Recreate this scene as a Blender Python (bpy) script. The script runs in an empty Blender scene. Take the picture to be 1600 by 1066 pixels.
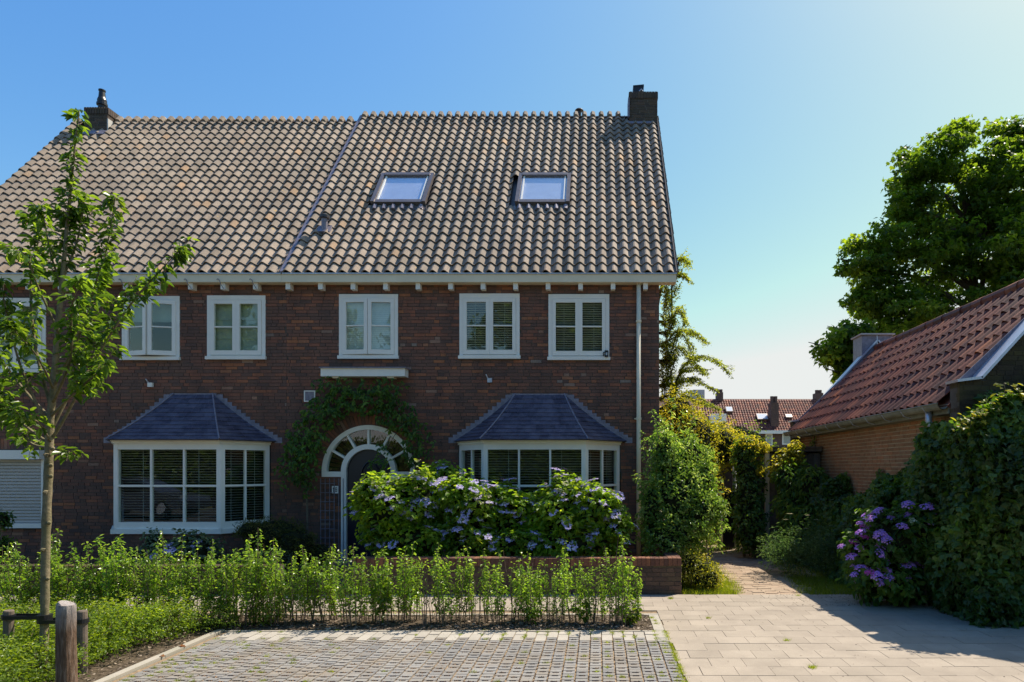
import bpy, math, random
import numpy as np
from mathutils import Vector, Matrix

# ------------------------------------------------------------------ camera, world, sun
SC = bpy.context.scene
C = SC.collection
F = 1000.0; PX, PY, H = 935.0, 732.0, 1.85      # focal length in photo pixels, principal point, eye height
cam = bpy.data.cameras.new('camera'); camo = bpy.data.objects.new('camera', cam); C.objects.link(camo)
camo.location = (0, 0, H); camo.rotation_euler = (math.radians(90), 0, 0)
cam.sensor_fit = 'HORIZONTAL'; cam.sensor_width = 36; cam.lens = F/1600*36
cam.shift_x = (800-PX)/1600; cam.shift_y = (PY-533)/1600
cam.clip_end = 5000; cam.clip_start = 0.05
SC.camera = camo

SUN = Vector((0.52, 0.41, 1.0)).normalized()
elev = math.asin(SUN.z); azim = math.atan2(SUN.x, SUN.y)
w = bpy.data.worlds.new('World'); SC.world = w; w.use_nodes = True
nt = w.node_tree; nt.nodes.clear()
sky = nt.nodes.new('ShaderNodeTexSky'); sky.sky_type = 'NISHITA'; sky.sun_disc = False
sky.sun_elevation = elev; sky.sun_rotation = azim
sky.altitude = 0; sky.air_density = 1.0; sky.dust_density = 0.9; sky.ozone_density = 1.6
bg = nt.nodes.new('ShaderNodeBackground'); bg.inputs[1].default_value = 0.15
wo = nt.nodes.new('ShaderNodeOutputWorld')
# uniform colour grade of the daylight sky (deeper blue, as the photograph was developed)
sp_ = nt.nodes.new('ShaderNodeSeparateColor'); cb_ = nt.nodes.new('ShaderNodeCombineColor'); nt.links.new(sky.outputs[0], sp_.inputs[0])
for i_, (pw_, k_, mx_) in enumerate(((1.68, .85, .765), (1.14, .665, .86), (.46, .61, .80))):
    a_ = nt.nodes.new('ShaderNodeMath'); a_.operation = 'MULTIPLY'; a_.inputs[1].default_value = 0.19; nt.links.new(sp_.outputs[i_], a_.inputs[0])
    b_ = nt.nodes.new('ShaderNodeMath'); b_.operation = 'MINIMUM'; b_.inputs[1].default_value = mx_; nt.links.new(a_.outputs[0], b_.inputs[0])
    c_ = nt.nodes.new('ShaderNodeMath'); c_.operation = 'POWER'; c_.inputs[1].default_value = pw_; nt.links.new(b_.outputs[0], c_.inputs[0])
    d_ = nt.nodes.new('ShaderNodeMath'); d_.operation = 'MULTIPLY'; d_.inputs[1].default_value = k_/0.15; nt.links.new(c_.outputs[0], d_.inputs[0])
    nt.links.new(d_.outputs[0], cb_.inputs[i_])
nt.links.new(cb_.outputs[0], bg.inputs[0]); nt.links.new(bg.outputs[0], wo.inputs[0])
sl = bpy.data.lights.new('sun', 'SUN'); sl.energy = 5.0; sl.angle = math.radians(0.5); sl.color = (1.0, 0.91, 0.78)
so = bpy.data.objects.new('sun', sl); C.objects.link(so); so.location = (10, 10, 30)
so.rotation_euler = (-SUN).to_track_quat('-Z', 'Y').to_euler()
vs = SC.view_settings; vs.view_transform = 'Standard'; vs.look = 'None'; vs.exposure = 0.62; vs.gamma = 1.0
vs.use_curve_mapping = False

def PT(px, py, Y):                      # photo pixel + distance -> point
    return Vector(((px-PX)/F*Y, Y, H+(PY-py)/F*Y))
def XX(px, Y): return (px-PX)/F*Y
def ZZ(py, Y): return H+(PY-py)/F*Y
def GY(py): return F*H/(py-PY)           # distance of the ground (z=0) seen at a pixel row

rnd = random.Random(7)
RG = np.random.default_rng(11)

# ------------------------------------------------------------------ materials
def new_mat(name):
    m = bpy.data.materials.new(name); m.use_nodes = True
    n = m.node_tree.nodes; n.clear()
    return m, n, m.node_tree.links
def rand_socket(n, l):
    """per piece random number: attribute rnd on joined meshes + object random on single ones"""
    a = n.new('ShaderNodeAttribute'); a.attribute_name = 'rnd'
    o = n.new('ShaderNodeObjectInfo')
    s = n.new('ShaderNodeMath'); s.operation = 'ADD'; l.new(a.outputs['Fac'], s.inputs[0]); l.new(o.outputs['Random'], s.inputs[1])
    f = n.new('ShaderNodeMath'); f.operation = 'FRACT'; l.new(s.outputs[0], f.inputs[0])
    return f.outputs[0]
def ramp(n, l, fac, stops, interp='LINEAR'):
    r = n.new('ShaderNodeValToRGB'); r.color_ramp.interpolation = interp
    els = r.color_ramp.elements
    while len(els) < len(stops): els.new(0.5)
    for e, (p, c) in zip(els, stops): e.position = p; e.color = (*c, 1)
    if fac is not None: l.new(fac, r.inputs[0])
    return r.outputs[0]
def noise(n, l, scale, detail=4, rough=0.6, coord='Object', vec_scale=None):
    t = n.new('ShaderNodeTexNoise'); t.inputs['Scale'].default_value = scale; t.inputs['Detail'].default_value = detail
    t.inputs['Roughness'].default_value = rough
    g = n.new('ShaderNodeNewGeometry')
    src = g.outputs['Position']
    if vec_scale:
        mp = n.new('ShaderNodeMapping'); mp.inputs['Scale'].default_value = vec_scale; l.new(src, mp.inputs[0]); src = mp.outputs[0]
    l.new(src, t.inputs['Vector'])
    return t.outputs['Fac']
def mixc(n, l, fac, a, b, mode='MIX'):
    m = n.new('ShaderNodeMix'); m.data_type = 'RGBA'; m.blend_type = mode
    for s, v in ((m.inputs[0], fac), (m.inputs[6], a), (m.inputs[7], b)):
        if isinstance(v, (int, float)): s.default_value = v
        elif isinstance(v, tuple): s.default_value = (*v, 1)
        else: l.new(v, s)
    return m.outputs[2]
def finish(m, n, l, col, rough=0.8, spec=0.3, bump=None, bump_s=0.3, bump_d=0.01, metal=0.0):
    b = n.new('ShaderNodeBsdfPrincipled'); o = n.new('ShaderNodeOutputMaterial')
    if isinstance(col, tuple): b.inputs['Base Color'].default_value = (*col, 1)
    else: l.new(col, b.inputs['Base Color'])
    if isinstance(rough, (int, float)): b.inputs['Roughness'].default_value = rough
    else: l.new(rough, b.inputs['Roughness'])
    b.inputs['Specular IOR Level'].default_value = spec; b.inputs['Metallic'].default_value = metal
    if bump is not None:
        bu = n.new('ShaderNodeBump'); bu.inputs['Strength'].default_value = bump_s; bu.inputs['Distance'].default_value = bump_d
        l.new(bump, bu.inputs['Height']); l.new(bu.outputs[0], b.inputs['Normal'])
    l.new(b.outputs[0], o.inputs[0])
    return m
def piece_mat(name, stops, dirt=(0.05, 0.05, 0.05), dirt_amt=0.5, dscale=1.2, grain=40, rough=0.85, spec=0.25, bump_s=0.4, bump_d=0.004, var=0.35):
    m, n, l = new_mat(name)
    r = rand_socket(n, l)
    c = ramp(n, l, r, stops)
    g = noise(n, l, grain, 5, 0.7)
    gc = ramp(n, l, g, [(0.3, (1-var,)*3), (0.7, (1+var*0.6,)*3)])
    c = mixc(n, l, 1.0, c, gc, 'MULTIPLY')
    d = noise(n, l, dscale, 6, 0.65)
    df = ramp(n, l, d, [(0.42, (0, 0, 0)), (0.72, (dirt_amt,)*3)])
    c = mixc(n, l, df, c, dirt)
    return finish(m, n, l, c, rough, spec, g, bump_s, bump_d)
def plain(name, col, rough=0.5, spec=0.4, var=0.12, scale=6, metal=0.0, bump_s=0.1):
    m, n, l = new_mat(name)
    g = noise(n, l, scale, 6, 0.65)
    gc = ramp(n, l, g, [(0.3, (1-var,)*3), (0.7, (1+var,)*3)])
    c = mixc(n, l, 1.0, col, gc, 'MULTIPLY')
    return finish(m, n, l, c, rough, spec, g, bump_s, 0.004, metal)
def leaf_mat(name, stops, trans=0.45, tcol=(1.6, 1.7, 0.5), rough=0.42, spec=0.4):
    m, n, l = new_mat(name)
    a = n.new('ShaderNodeAttribute'); a.attribute_name = 'rnd'
    c = ramp(n, l, a.outputs['Fac'], stops)
    big = noise(n, l, 1.6, 3, 0.6)
    bc = ramp(n, l, big, [(0.3, (0.75,)*3), (0.7, (1.25,)*3)])
    c = mixc(n, l, 1.0, c, bc, 'MULTIPLY')
    b = n.new('ShaderNodeBsdfPrincipled'); l.new(c, b.inputs['Base Color'])
    b.inputs['Roughness'].default_value = rough; b.inputs['Specular IOR Level'].default_value = spec
    t = n.new('ShaderNodeBsdfTranslucent')
    tc = mixc(n, l, 1.0, c, (tcol[0]*1.55, tcol[1]*1.25, tcol[2]), 'MULTIPLY'); l.new(tc, t.inputs[0])
    ms = n.new('ShaderNodeMixShader'); ms.inputs[0].default_value = min(trans*1.25, .62)
    l.new(b.outputs[0], ms.inputs[1]); l.new(t.outputs[0], ms.inputs[2])
    o = n.new('ShaderNodeOutputMaterial'); l.new(ms.outputs[0], o.inputs[0])
    return m
def glass_mat(name, tint=(0.9, 0.95, 0.93), refl=1.45):
    m, n, l = new_mat(name)
    t = n.new('ShaderNodeBsdfTransparent'); t.inputs[0].default_value = (*tint, 1)
    g = n.new('ShaderNodeBsdfGlossy'); g.inputs['Roughness'].default_value = 0.015
    g.inputs['Color'].default_value = (0.95, 0.97, 1, 1)
    nz = noise(n, l, 1.2, 2, 0.5); bu = n.new('ShaderNodeBump'); bu.inputs['Strength'].default_value = 0.06; bu.inputs['Distance'].default_value = 0.05
    l.new(nz, bu.inputs['Height']); l.new(bu.outputs[0], g.inputs['Normal'])
    fr = n.new('ShaderNodeFresnel'); fr.inputs['IOR'].default_value = refl
    ad = n.new('ShaderNodeMath'); ad.operation = 'MULTIPLY_ADD'; l.new(fr.outputs[0], ad.inputs[0]); ad.inputs[1].default_value = 1.7; ad.inputs[2].default_value = 0.03
    gb = n.new('ShaderNodeNewGeometry'); inv = n.new('ShaderNodeMath'); inv.operation = 'SUBTRACT'; inv.inputs[0].default_value = 1.0; l.new(gb.outputs['Backfacing'], inv.inputs[1])
    fb = n.new('ShaderNodeMath'); fb.operation = 'MULTIPLY'; l.new(ad.outputs[0], fb.inputs[0]); l.new(inv.outputs[0], fb.inputs[1])   # the inner face of a pane does not mirror
    ms = n.new('ShaderNodeMixShader'); l.new(fb.outputs[0], ms.inputs[0]); l.new(t.outputs[0], ms.inputs[1]); l.new(g.outputs[0], ms.inputs[2])
    o = n.new('ShaderNodeOutputMaterial'); l.new(ms.outputs[0], o.inputs[0])
    return m

M = {}
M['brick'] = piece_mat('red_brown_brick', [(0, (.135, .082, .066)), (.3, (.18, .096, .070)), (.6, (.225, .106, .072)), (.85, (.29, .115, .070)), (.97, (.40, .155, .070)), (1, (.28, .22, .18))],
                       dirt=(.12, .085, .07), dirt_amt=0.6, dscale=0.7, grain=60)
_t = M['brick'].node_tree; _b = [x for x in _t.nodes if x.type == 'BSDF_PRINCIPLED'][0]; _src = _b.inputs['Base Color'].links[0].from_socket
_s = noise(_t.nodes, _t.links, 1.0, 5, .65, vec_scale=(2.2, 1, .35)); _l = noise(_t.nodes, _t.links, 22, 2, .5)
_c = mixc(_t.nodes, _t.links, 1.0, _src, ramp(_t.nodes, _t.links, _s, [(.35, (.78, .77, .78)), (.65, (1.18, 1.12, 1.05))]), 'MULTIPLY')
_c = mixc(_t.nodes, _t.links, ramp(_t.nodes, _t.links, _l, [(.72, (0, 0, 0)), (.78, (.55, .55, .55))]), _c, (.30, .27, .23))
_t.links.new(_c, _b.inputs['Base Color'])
M['mortar'] = plain('mortar', (.10, .085, .07), 0.95, 0.1, 0.35, 8, bump_s=0.6)
M['tile'] = piece_mat('weathered_roof_tile', [(0, (.29, .235, .185)), (.4, (.345, .28, .225)), (.8, (.40, .33, .265)), (.96, (.34, .26, .20)), (1, (.48, .31, .18))],
                      dirt=(.20, .17, .135), dirt_amt=0.7, dscale=1.0, grain=45, var=0.4)
_t = M['tile'].node_tree; _b = [x for x in _t.nodes if x.type == 'BSDF_PRINCIPLED'][0]; _src = _b.inputs['Base Color'].links[0].from_socket
_s = noise(_t.nodes, _t.links, 1.0, 5, .6, vec_scale=(5.5, .5, .5)); _s2 = noise(_t.nodes, _t.links, .35, 3, .5)
_c = mixc(_t.nodes, _t.links, 1.0, _src, ramp(_t.nodes, _t.links, _s, [(.35, (.74, .74, .73)), (.6, (1.05, 1.04, 1.02))]), 'MULTIPLY')
_c = mixc(_t.nodes, _t.links, 1.0, _c, ramp(_t.nodes, _t.links, _s2, [(.35, (.86, .86, .86)), (.65, (1.1, 1.08, 1.05))]), 'MULTIPLY')
_l = noise(_t.nodes, _t.links, 9, 3, .5); _c = mixc(_t.nodes, _t.links, ramp(_t.nodes, _t.links, _l, [(.70, (0, 0, 0)), (.74, (.8, .8, .8))]), _c, (.46, .30, .10))
_t.links.new(_c, _b.inputs['Base Color'])
M['tile_red'] = piece_mat('red_clay_tile', [(0, (.10, .030, .022)), (.4, (.17, .048, .030)), (.7, (.24, .070, .040)), (.93, (.30, .10, .05)), (1, (.40, .13, .05))],
                          dirt=(.055, .035, .025), dirt_amt=0.6, dscale=1.8, grain=50, rough=0.6, var=0.4)
M['garage_brick'] = piece_mat('orange_brown_brick', [(0, (.30, .16, .08)), (.35, (.38, .19, .10)), (.65, (.44, .20, .095)), (1, (.38, .23, .13))],
                              dirt=(.20, .13, .07), dirt_amt=0.6, dscale=0.9, grain=50)
M['garage_mortar'] = plain('garage_mortar', (.52, .42, .28), 0.95, 0.1, 0.25, 8, bump_s=0.5)
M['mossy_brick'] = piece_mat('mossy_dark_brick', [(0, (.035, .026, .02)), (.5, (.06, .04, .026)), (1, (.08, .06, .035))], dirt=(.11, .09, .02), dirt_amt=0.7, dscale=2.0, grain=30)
M['wall_brick'] = piece_mat('garden_wall_brick', [(0, (.085, .055, .04)), (.4, (.13, .08, .055)), (.7, (.17, .10, .065)), (1, (.12, .09, .05))],
                            dirt=(.06, .05, .035), dirt_amt=0.6, dscale=1.5, grain=50)
M['cap_brick'] = piece_mat('garden_wall_cap_brick', [(0, (.12, .06, .042)), (.5, (.18, .08, .05)), (1, (.28, .12, .06))],
                           dirt=(.09, .06, .045), dirt_amt=0.5, dscale=1.5, grain=50)
M['chim_brick'] = piece_mat('chimney_brick', [(0, (.07, .055, .048)), (.5, (.10, .075, .062)), (1, (.13, .085, .06))], dirt=(.09, .08, .03), dirt_amt=0.5, dscale=3, grain=50)
M['chim_mortar'] = plain('chimney_mortar', (.20, .18, .15), 0.95, 0.1, 0.25, 8)
M['white'] = plain('white_paint', (.84, .79, .69), 0.38, 0.4, 0.05, 3)
M['cream'] = plain('cream_paint', (.80, .69, .49), 0.45, 0.35, 0.07, 2)
M['zinc'] = plain('zinc', (.48, .50, .56), 0.38, 0.5, 0.15, 9, metal=0.5)
M['lead'] = plain('lead_sheet', (.22, .20, .235), 0.5, 0.45, 0.3, 14, metal=0.2, bump_s=0.5)
M['slate'] = piece_mat('blue_slate', [(0, (.050, .043, .066)), (.5, (.070, .060, .088)), (1, (.105, .092, .125))], dirt=(.15, .135, .17), dirt_amt=0.7, dscale=5, grain=14, rough=0.5, spec=0.4, var=.5)
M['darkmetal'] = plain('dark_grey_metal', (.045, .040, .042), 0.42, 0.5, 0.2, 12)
M['alu'] = plain('window_aluminium', (.20, .17, .16), 0.35, 0.5, 0.2, 12, metal=0.4)
M['black'] = plain('black_plastic', (.012, .012, .014), 0.4, 0.5, 0.2, 20)
M['navy'] = plain('navy_door_paint', (.010, .011, .022), 0.3, 0.5, 0.15, 5)
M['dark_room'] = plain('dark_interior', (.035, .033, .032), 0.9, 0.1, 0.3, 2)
M['blind_dark'] = plain('dark_blind_slats', (.50, .49, .44), 0.55, 0.3, 0.1, 5)
M['blind_white'] = plain('white_blind_slats', (.80, .80, .82), 0.5, 0.3, 0.06, 5)
M['shade'] = plain('linen_shade', (.42, .42, .34), 0.85, 0.1, 0.1, 5)
M['shutter'] = plain('roller_shutter', (.50, .47, .43), 0.5, 0.35, 0.07, 4)
M['glass'] = glass_mat('window_glass')
M['glass_sky'] = glass_mat('coated_glass', refl=1.6)
M['glass_roof'] = glass_mat('roof_glass', (.95, .97, 1), refl=2.0)
M['paver'] = piece_mat('concrete_paver', [(0, (.315, .265, .205)), (.5, (.345, .29, .225)), (1, (.375, .315, .245))], dirt=(.24, .20, .155), dirt_amt=0.7, dscale=2.2, grain=90, var=0.18, bump_s=0.25)
M['light_block'] = piece_mat('light_paving_block', [(0, (.36, .325, .275)), (1, (.43, .39, .33))], dirt=(.26, .235, .19), dirt_amt=0.5, dscale=3, grain=80, var=0.2)
M['grey_block'] = piece_mat('grey_porous_block', [(0, (.205, .20, .19)), (.5, (.245, .235, .22)), (1, (.28, .27, .25))], dirt=(.24, .19, .13), dirt_amt=0.75, dscale=2.5, grain=90, var=0.35, bump_s=0.6)
M['kerb'] = piece_mat('kerb_stone', [(0, (.34, .305, .25)), (1, (.40, .36, .30))], dirt=(.25, .25, .19), dirt_amt=0.5, dscale=3, grain=80, var=0.2)
M['path_brick'] = piece_mat('worn_path_brick', [(0, (.31, .22, .15)), (.5, (.35, .255, .175)), (1, (.39, .29, .205))], dirt=(.34, .27, .19), dirt_amt=0.9, dscale=3, grain=50, var=0.3)
M['sand'] = plain('joint_sand', (.24, .175, .11), 0.95, 0.1, 0.4, 25, bump_s=0.6)
M['soil'] = plain('garden_soil', (.085, .065, .045), 0.95, 0.1, 0.6, 18, bump_s=1.0)
M['dust'] = plain('dusty_earth', (.31, .24, .17), 0.95, 0.1, 0.35, 6, bump_s=0.8)
M['asphalt'] = plain('asphalt', (.05, .05, .05), 0.9, 0.2, 0.3, 40, bump_s=0.8)
M['gravel'] = piece_mat('gravel_chips', [(0, (.16, .12, .08)), (.35, (.42, .25, .13)), (.7, (.56, .36, .20)), (1, (.10, .085, .07))], grain=60)
M['litter'] = piece_mat('bark_litter', [(0, (.06, .045, .03)), (.4, (.14, .10, .07)), (.75, (.26, .20, .15)), (1, (.40, .32, .24))], grain=60)
M['dead_leaf'] = piece_mat('dead_leaf', [(0, (.30, .10, .03)), (1, (.45, .20, .06))], grain=30)
M['bark'] = piece_mat('smooth_bark', [(0, (.20, .165, .095)), (1, (.26, .21, .13))], dirt=(.12, .12, .05), dirt_amt=0.7, dscale=6, grain=28, var=0.4, bump_s=0.8, bump_d=0.01)
M['bark_dark'] = piece_mat('dark_bark', [(0, (.06, .048, .035)), (1, (.09, .07, .05))], grain=12, var=0.5, bump_s=1, bump_d=0.03)
M['twig'] = piece_mat('hedge_twig', [(0, (.13, .09, .06)), (1, (.24, .18, .12))], grain=40)
M['post'] = None
M['timber'] = piece_mat('weathered_timber', [(0, (.15, .115, .085)), (1, (.22, .17, .13))], grain=20, var=0.35)
M['pole'] = plain('aged_white_pole', (.38, .42, .42), 0.5, 0.4, 0.2, 8)
G = lambda *s: [(i/(len(s)-1), c) for i, c in enumerate(s)]
M['leaf_street'] = leaf_mat('street_tree_leaf', G((.035, .08, .014), (.06, .125, .018), (.095, .175, .024), (.15, .24, .04)), 0.45, (1.5, 1.6, .6), 0.26, 0.6)
M['leaf_hedge'] = leaf_mat('hedge_leaf', G((.10, .19, .025), (.15, .26, .032), (.20, .32, .045), (.32, .43, .09)), 0.45, (1.25, 1.5, .6), 0.25, 0.6)
M['leaf_low'] = leaf_mat('low_shrub_leaf', G((.06, .11, .014), (.09, .155, .018), (.13, .21, .024), (.19, .27, .04)), 0.45, (1.5, 1.6, .5), 0.35, 0.45)
M['leaf_hyd'] = leaf_mat('hydrangea_leaf', G((.09, .18, .022), (.14, .25, .028), (.20, .32, .035), (.32, .42, .06)), 0.5, (1.35, 1.5, .5), 0.4, 0.35)
M['leaf_varieg'] = leaf_mat('pale_shrub_leaf', G((.08, .16, .03), (.13, .23, .045), (.21, .32, .08), (.38, .46, .22)), 0.45, (1.2, 1.4, .7), 0.28, 0.6)
M['leaf_yellow'] = leaf_mat('yellow_green_leaf', G((0.112, 0.163, 0.019), (0.175, 0.225, 0.025), (0.250, 0.288, 0.037), (0.325, 0.338, 0.075)), 0.5, (1.5, 1.4, .6), 0.4, 0.4)
M['leaf_airy'] = leaf_mat('airy_tree_leaf', G((0.078, 0.130, 0.023), (0.117, 0.182, 0.029), (0.169, 0.234, 0.039), (0.234, 0.286, 0.065)), 0.5, (1.5, 1.5, .5), 0.4, 0.4)
M['leaf_big'] = leaf_mat('big_tree_leaf', G((.045, .095, .018), (.07, .13, .022), (.10, .175, .028), (.15, .23, .035)), 0.5, (1.6, 1.7, .5), 0.4, 0.3)
M['leaf_ivy'] = leaf_mat('ivy_leaf', G((.035, .072, .018), (.055, .105, .022), (.08, .14, .028), (.14, .21, .04)), 0.3, (1.5, 2.0, .5), 0.42, 0.35)
M['leaf_vine'] = leaf_mat('climber_leaf', G((.045, .10, .024), (.07, .14, .028), (.10, .18, .034), (.17, .24, .05)), 0.4, (1.3, 1.6, .5), 0.4, 0.4)
M['leaf_juniper'] = leaf_mat('juniper_leaf', G((0.036, 0.050, 0.014), (0.060, 0.078, 0.019), (0.096, 0.108, 0.024), (0.120, 0.120, 0.036)), 0.25, (1.3, 1.3, .6), 0.6, 0.2)
M['leaf_grey'] = leaf_mat('grey_green_leaf', G((0.048, 0.084, 0.042), (0.084, 0.132, 0.072), (0.144, 0.204, 0.120), (0.264, 0.324, 0.216)), 0.3, (1.2, 1.4, .7), 0.5, 0.3)
M['leaf_lace'] = leaf_mat('lacy_herb_leaf', G((0.036, 0.084, 0.036), (0.060, 0.120, 0.054), (0.096, 0.168, 0.084), (0.168, 0.264, 0.156)), 0.4, (1.2, 1.4, .7), 0.5, 0.3)
M['grass'] = leaf_mat('grass_blade', G((.09, .15, .016), (.14, .21, .02), (.20, .27, .026), (.28, .33, .05)), 0.4, (1.4, 1.5, .5), 0.5, 0.3)
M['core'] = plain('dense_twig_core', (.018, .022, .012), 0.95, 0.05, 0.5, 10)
M['fl_blue'] = leaf_mat('blue_flower', G((.30, .28, .60), (.44, .40, .70), (.60, .56, .76), (.78, .76, .82)), 0.3, (1.1, 1.1, 1.2), 0.6, 0.2)
M['fl_purple'] = leaf_mat('purple_flower', G((.30, .20, .70), (.46, .26, .74), (.60, .32, .72), (.74, .42, .72)), 0.3, (1.1, 1.0, 1.2), 0.6, 0.2)
M['fl_pink'] = leaf_mat('pink_flower', G((.40, .06, .28), (.52, .10, .34), (.42, .12, .50)), 0.3, (1.1, 1.0, 1.1), 0.6, 0.2)
M['fl_cream'] = leaf_mat('faded_flower', G((.30, .34, .18), (.45, .45, .26), (.60, .58, .42)), 0.3, (1.1, 1.1, 1.0), 0.6, 0.2)
M['render'] = plain('pale_stone', (.5, .48, .44), 0.8, 0.2, 0.1, 4)
M['far_brick'] = piece_mat('far_house_brick', [(0, (.12, .07, .055)), (1, (.17, .10, .075))], grain=8)
M['ground'] = plain('ground_earth', (.10, .11, .06), 0.95, 0.1, 0.4, 0.8)
def post_mat():
    m, n, l = new_mat('split_post_wood')
    g = noise(n, l, 10, 6, 0.7, vec_scale=(6, 6, 0.7))
    c = ramp(n, l, g, [(0.3, (.06, .035, .022)), (0.5, (.16, .10, .065)), (0.7, (.30, .22, .17))])
    geo = n.new('ShaderNodeNewGeometry'); sp = n.new('ShaderNodeSeparateXYZ'); l.new(geo.outputs['Position'], sp.inputs[0])
    mr = n.new('ShaderNodeMapRange'); mr.inputs[1].default_value = 0.68; mr.inputs[2].default_value = 0.88; l.new(sp.outputs[2], mr.inputs[0])
    g2 = noise(n, l, 14, 3, 0.6); mu = n.new('ShaderNodeMath'); mu.operation = 'MULTIPLY'; l.new(mr.outputs[0], mu.inputs[0]); l.new(g2, mu.inputs[1]); mu.use_clamp = True
    mm = n.new('ShaderNodeMath'); mm.operation = 'MULTIPLY'; mm.inputs[1].default_value = 1.7; mm.use_clamp = True; l.new(mu.outputs[0], mm.inputs[0])
    c = mixc(n, l, mm.outputs[0], c, (.42, .38, .36))
    return finish(m, n, l, c, 0.85, 0.2, g, 1.0, 0.02)
M['post'] = post_mat()

# ------------------------------------------------------------------ mesh helpers
def wloc(o):
    v = Vector((0, 0, 0))
    while o is not None: v += o.location; o = o.parent
    return v
def link(name, me, parent=None, loc=None, kind=None, label=None, category=None, group=None):
    o = bpy.data.objects.new(name, me); C.objects.link(o)
    if parent is not None: o.parent = parent
    if loc is not None: o.location = Vector(loc) - (wloc(parent) if parent is not None else Vector((0, 0, 0)))
    if kind: o['kind'] = kind
    if label: o['label'] = label
    if category: o['category'] = category
    if group: o['group'] = group
    return o
def thing(name, label, cat, loc, group=None, rotz=0.0):
    o = link(name, None, None, loc, None, label, cat, group); o.empty_display_size = 0.2; o.rotation_euler = (0, 0, rotz)
    return o
def np_mesh(name, V, Fc, mat, rn=None, smooth=False):
    """V (n,3), Fc: (m,k) int array or list of such arrays; rn per vertex"""
    me = bpy.data.meshes.new(name)
    if not isinstance(Fc, list): Fc = [Fc]
    V = np.ascontiguousarray(V, dtype=np.float32)
    me.vertices.add(len(V)); me.vertices.foreach_set('co', V.ravel())
    nl = sum(f.size for f in Fc); npoly = sum(len(f) for f in Fc)
    me.loops.add(nl); me.polygons.add(npoly)
    me.loops.foreach_set('vertex_index', np.concatenate([f.ravel() for f in Fc]).astype(np.int32))
    tot = np.concatenate([np.full(len(f), f.shape[1]) for f in Fc]).astype(np.int32)
    st = np.concatenate([[0], np.cumsum(tot)[:-1]]).astype(np.int32)
    me.polygons.foreach_set('loop_start', st); me.polygons.foreach_set('loop_total', tot)
    me.polygons.foreach_set('use_smooth', np.full(npoly, bool(smooth)))
    if rn is not None:
        a = me.attributes.new('rnd', 'FLOAT', 'POINT'); a.data.foreach_set('value', np.ascontiguousarray(rn, dtype=np.float32))
    me.materials.append(mat); me.update(calc_edges=True)
    return me
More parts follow.
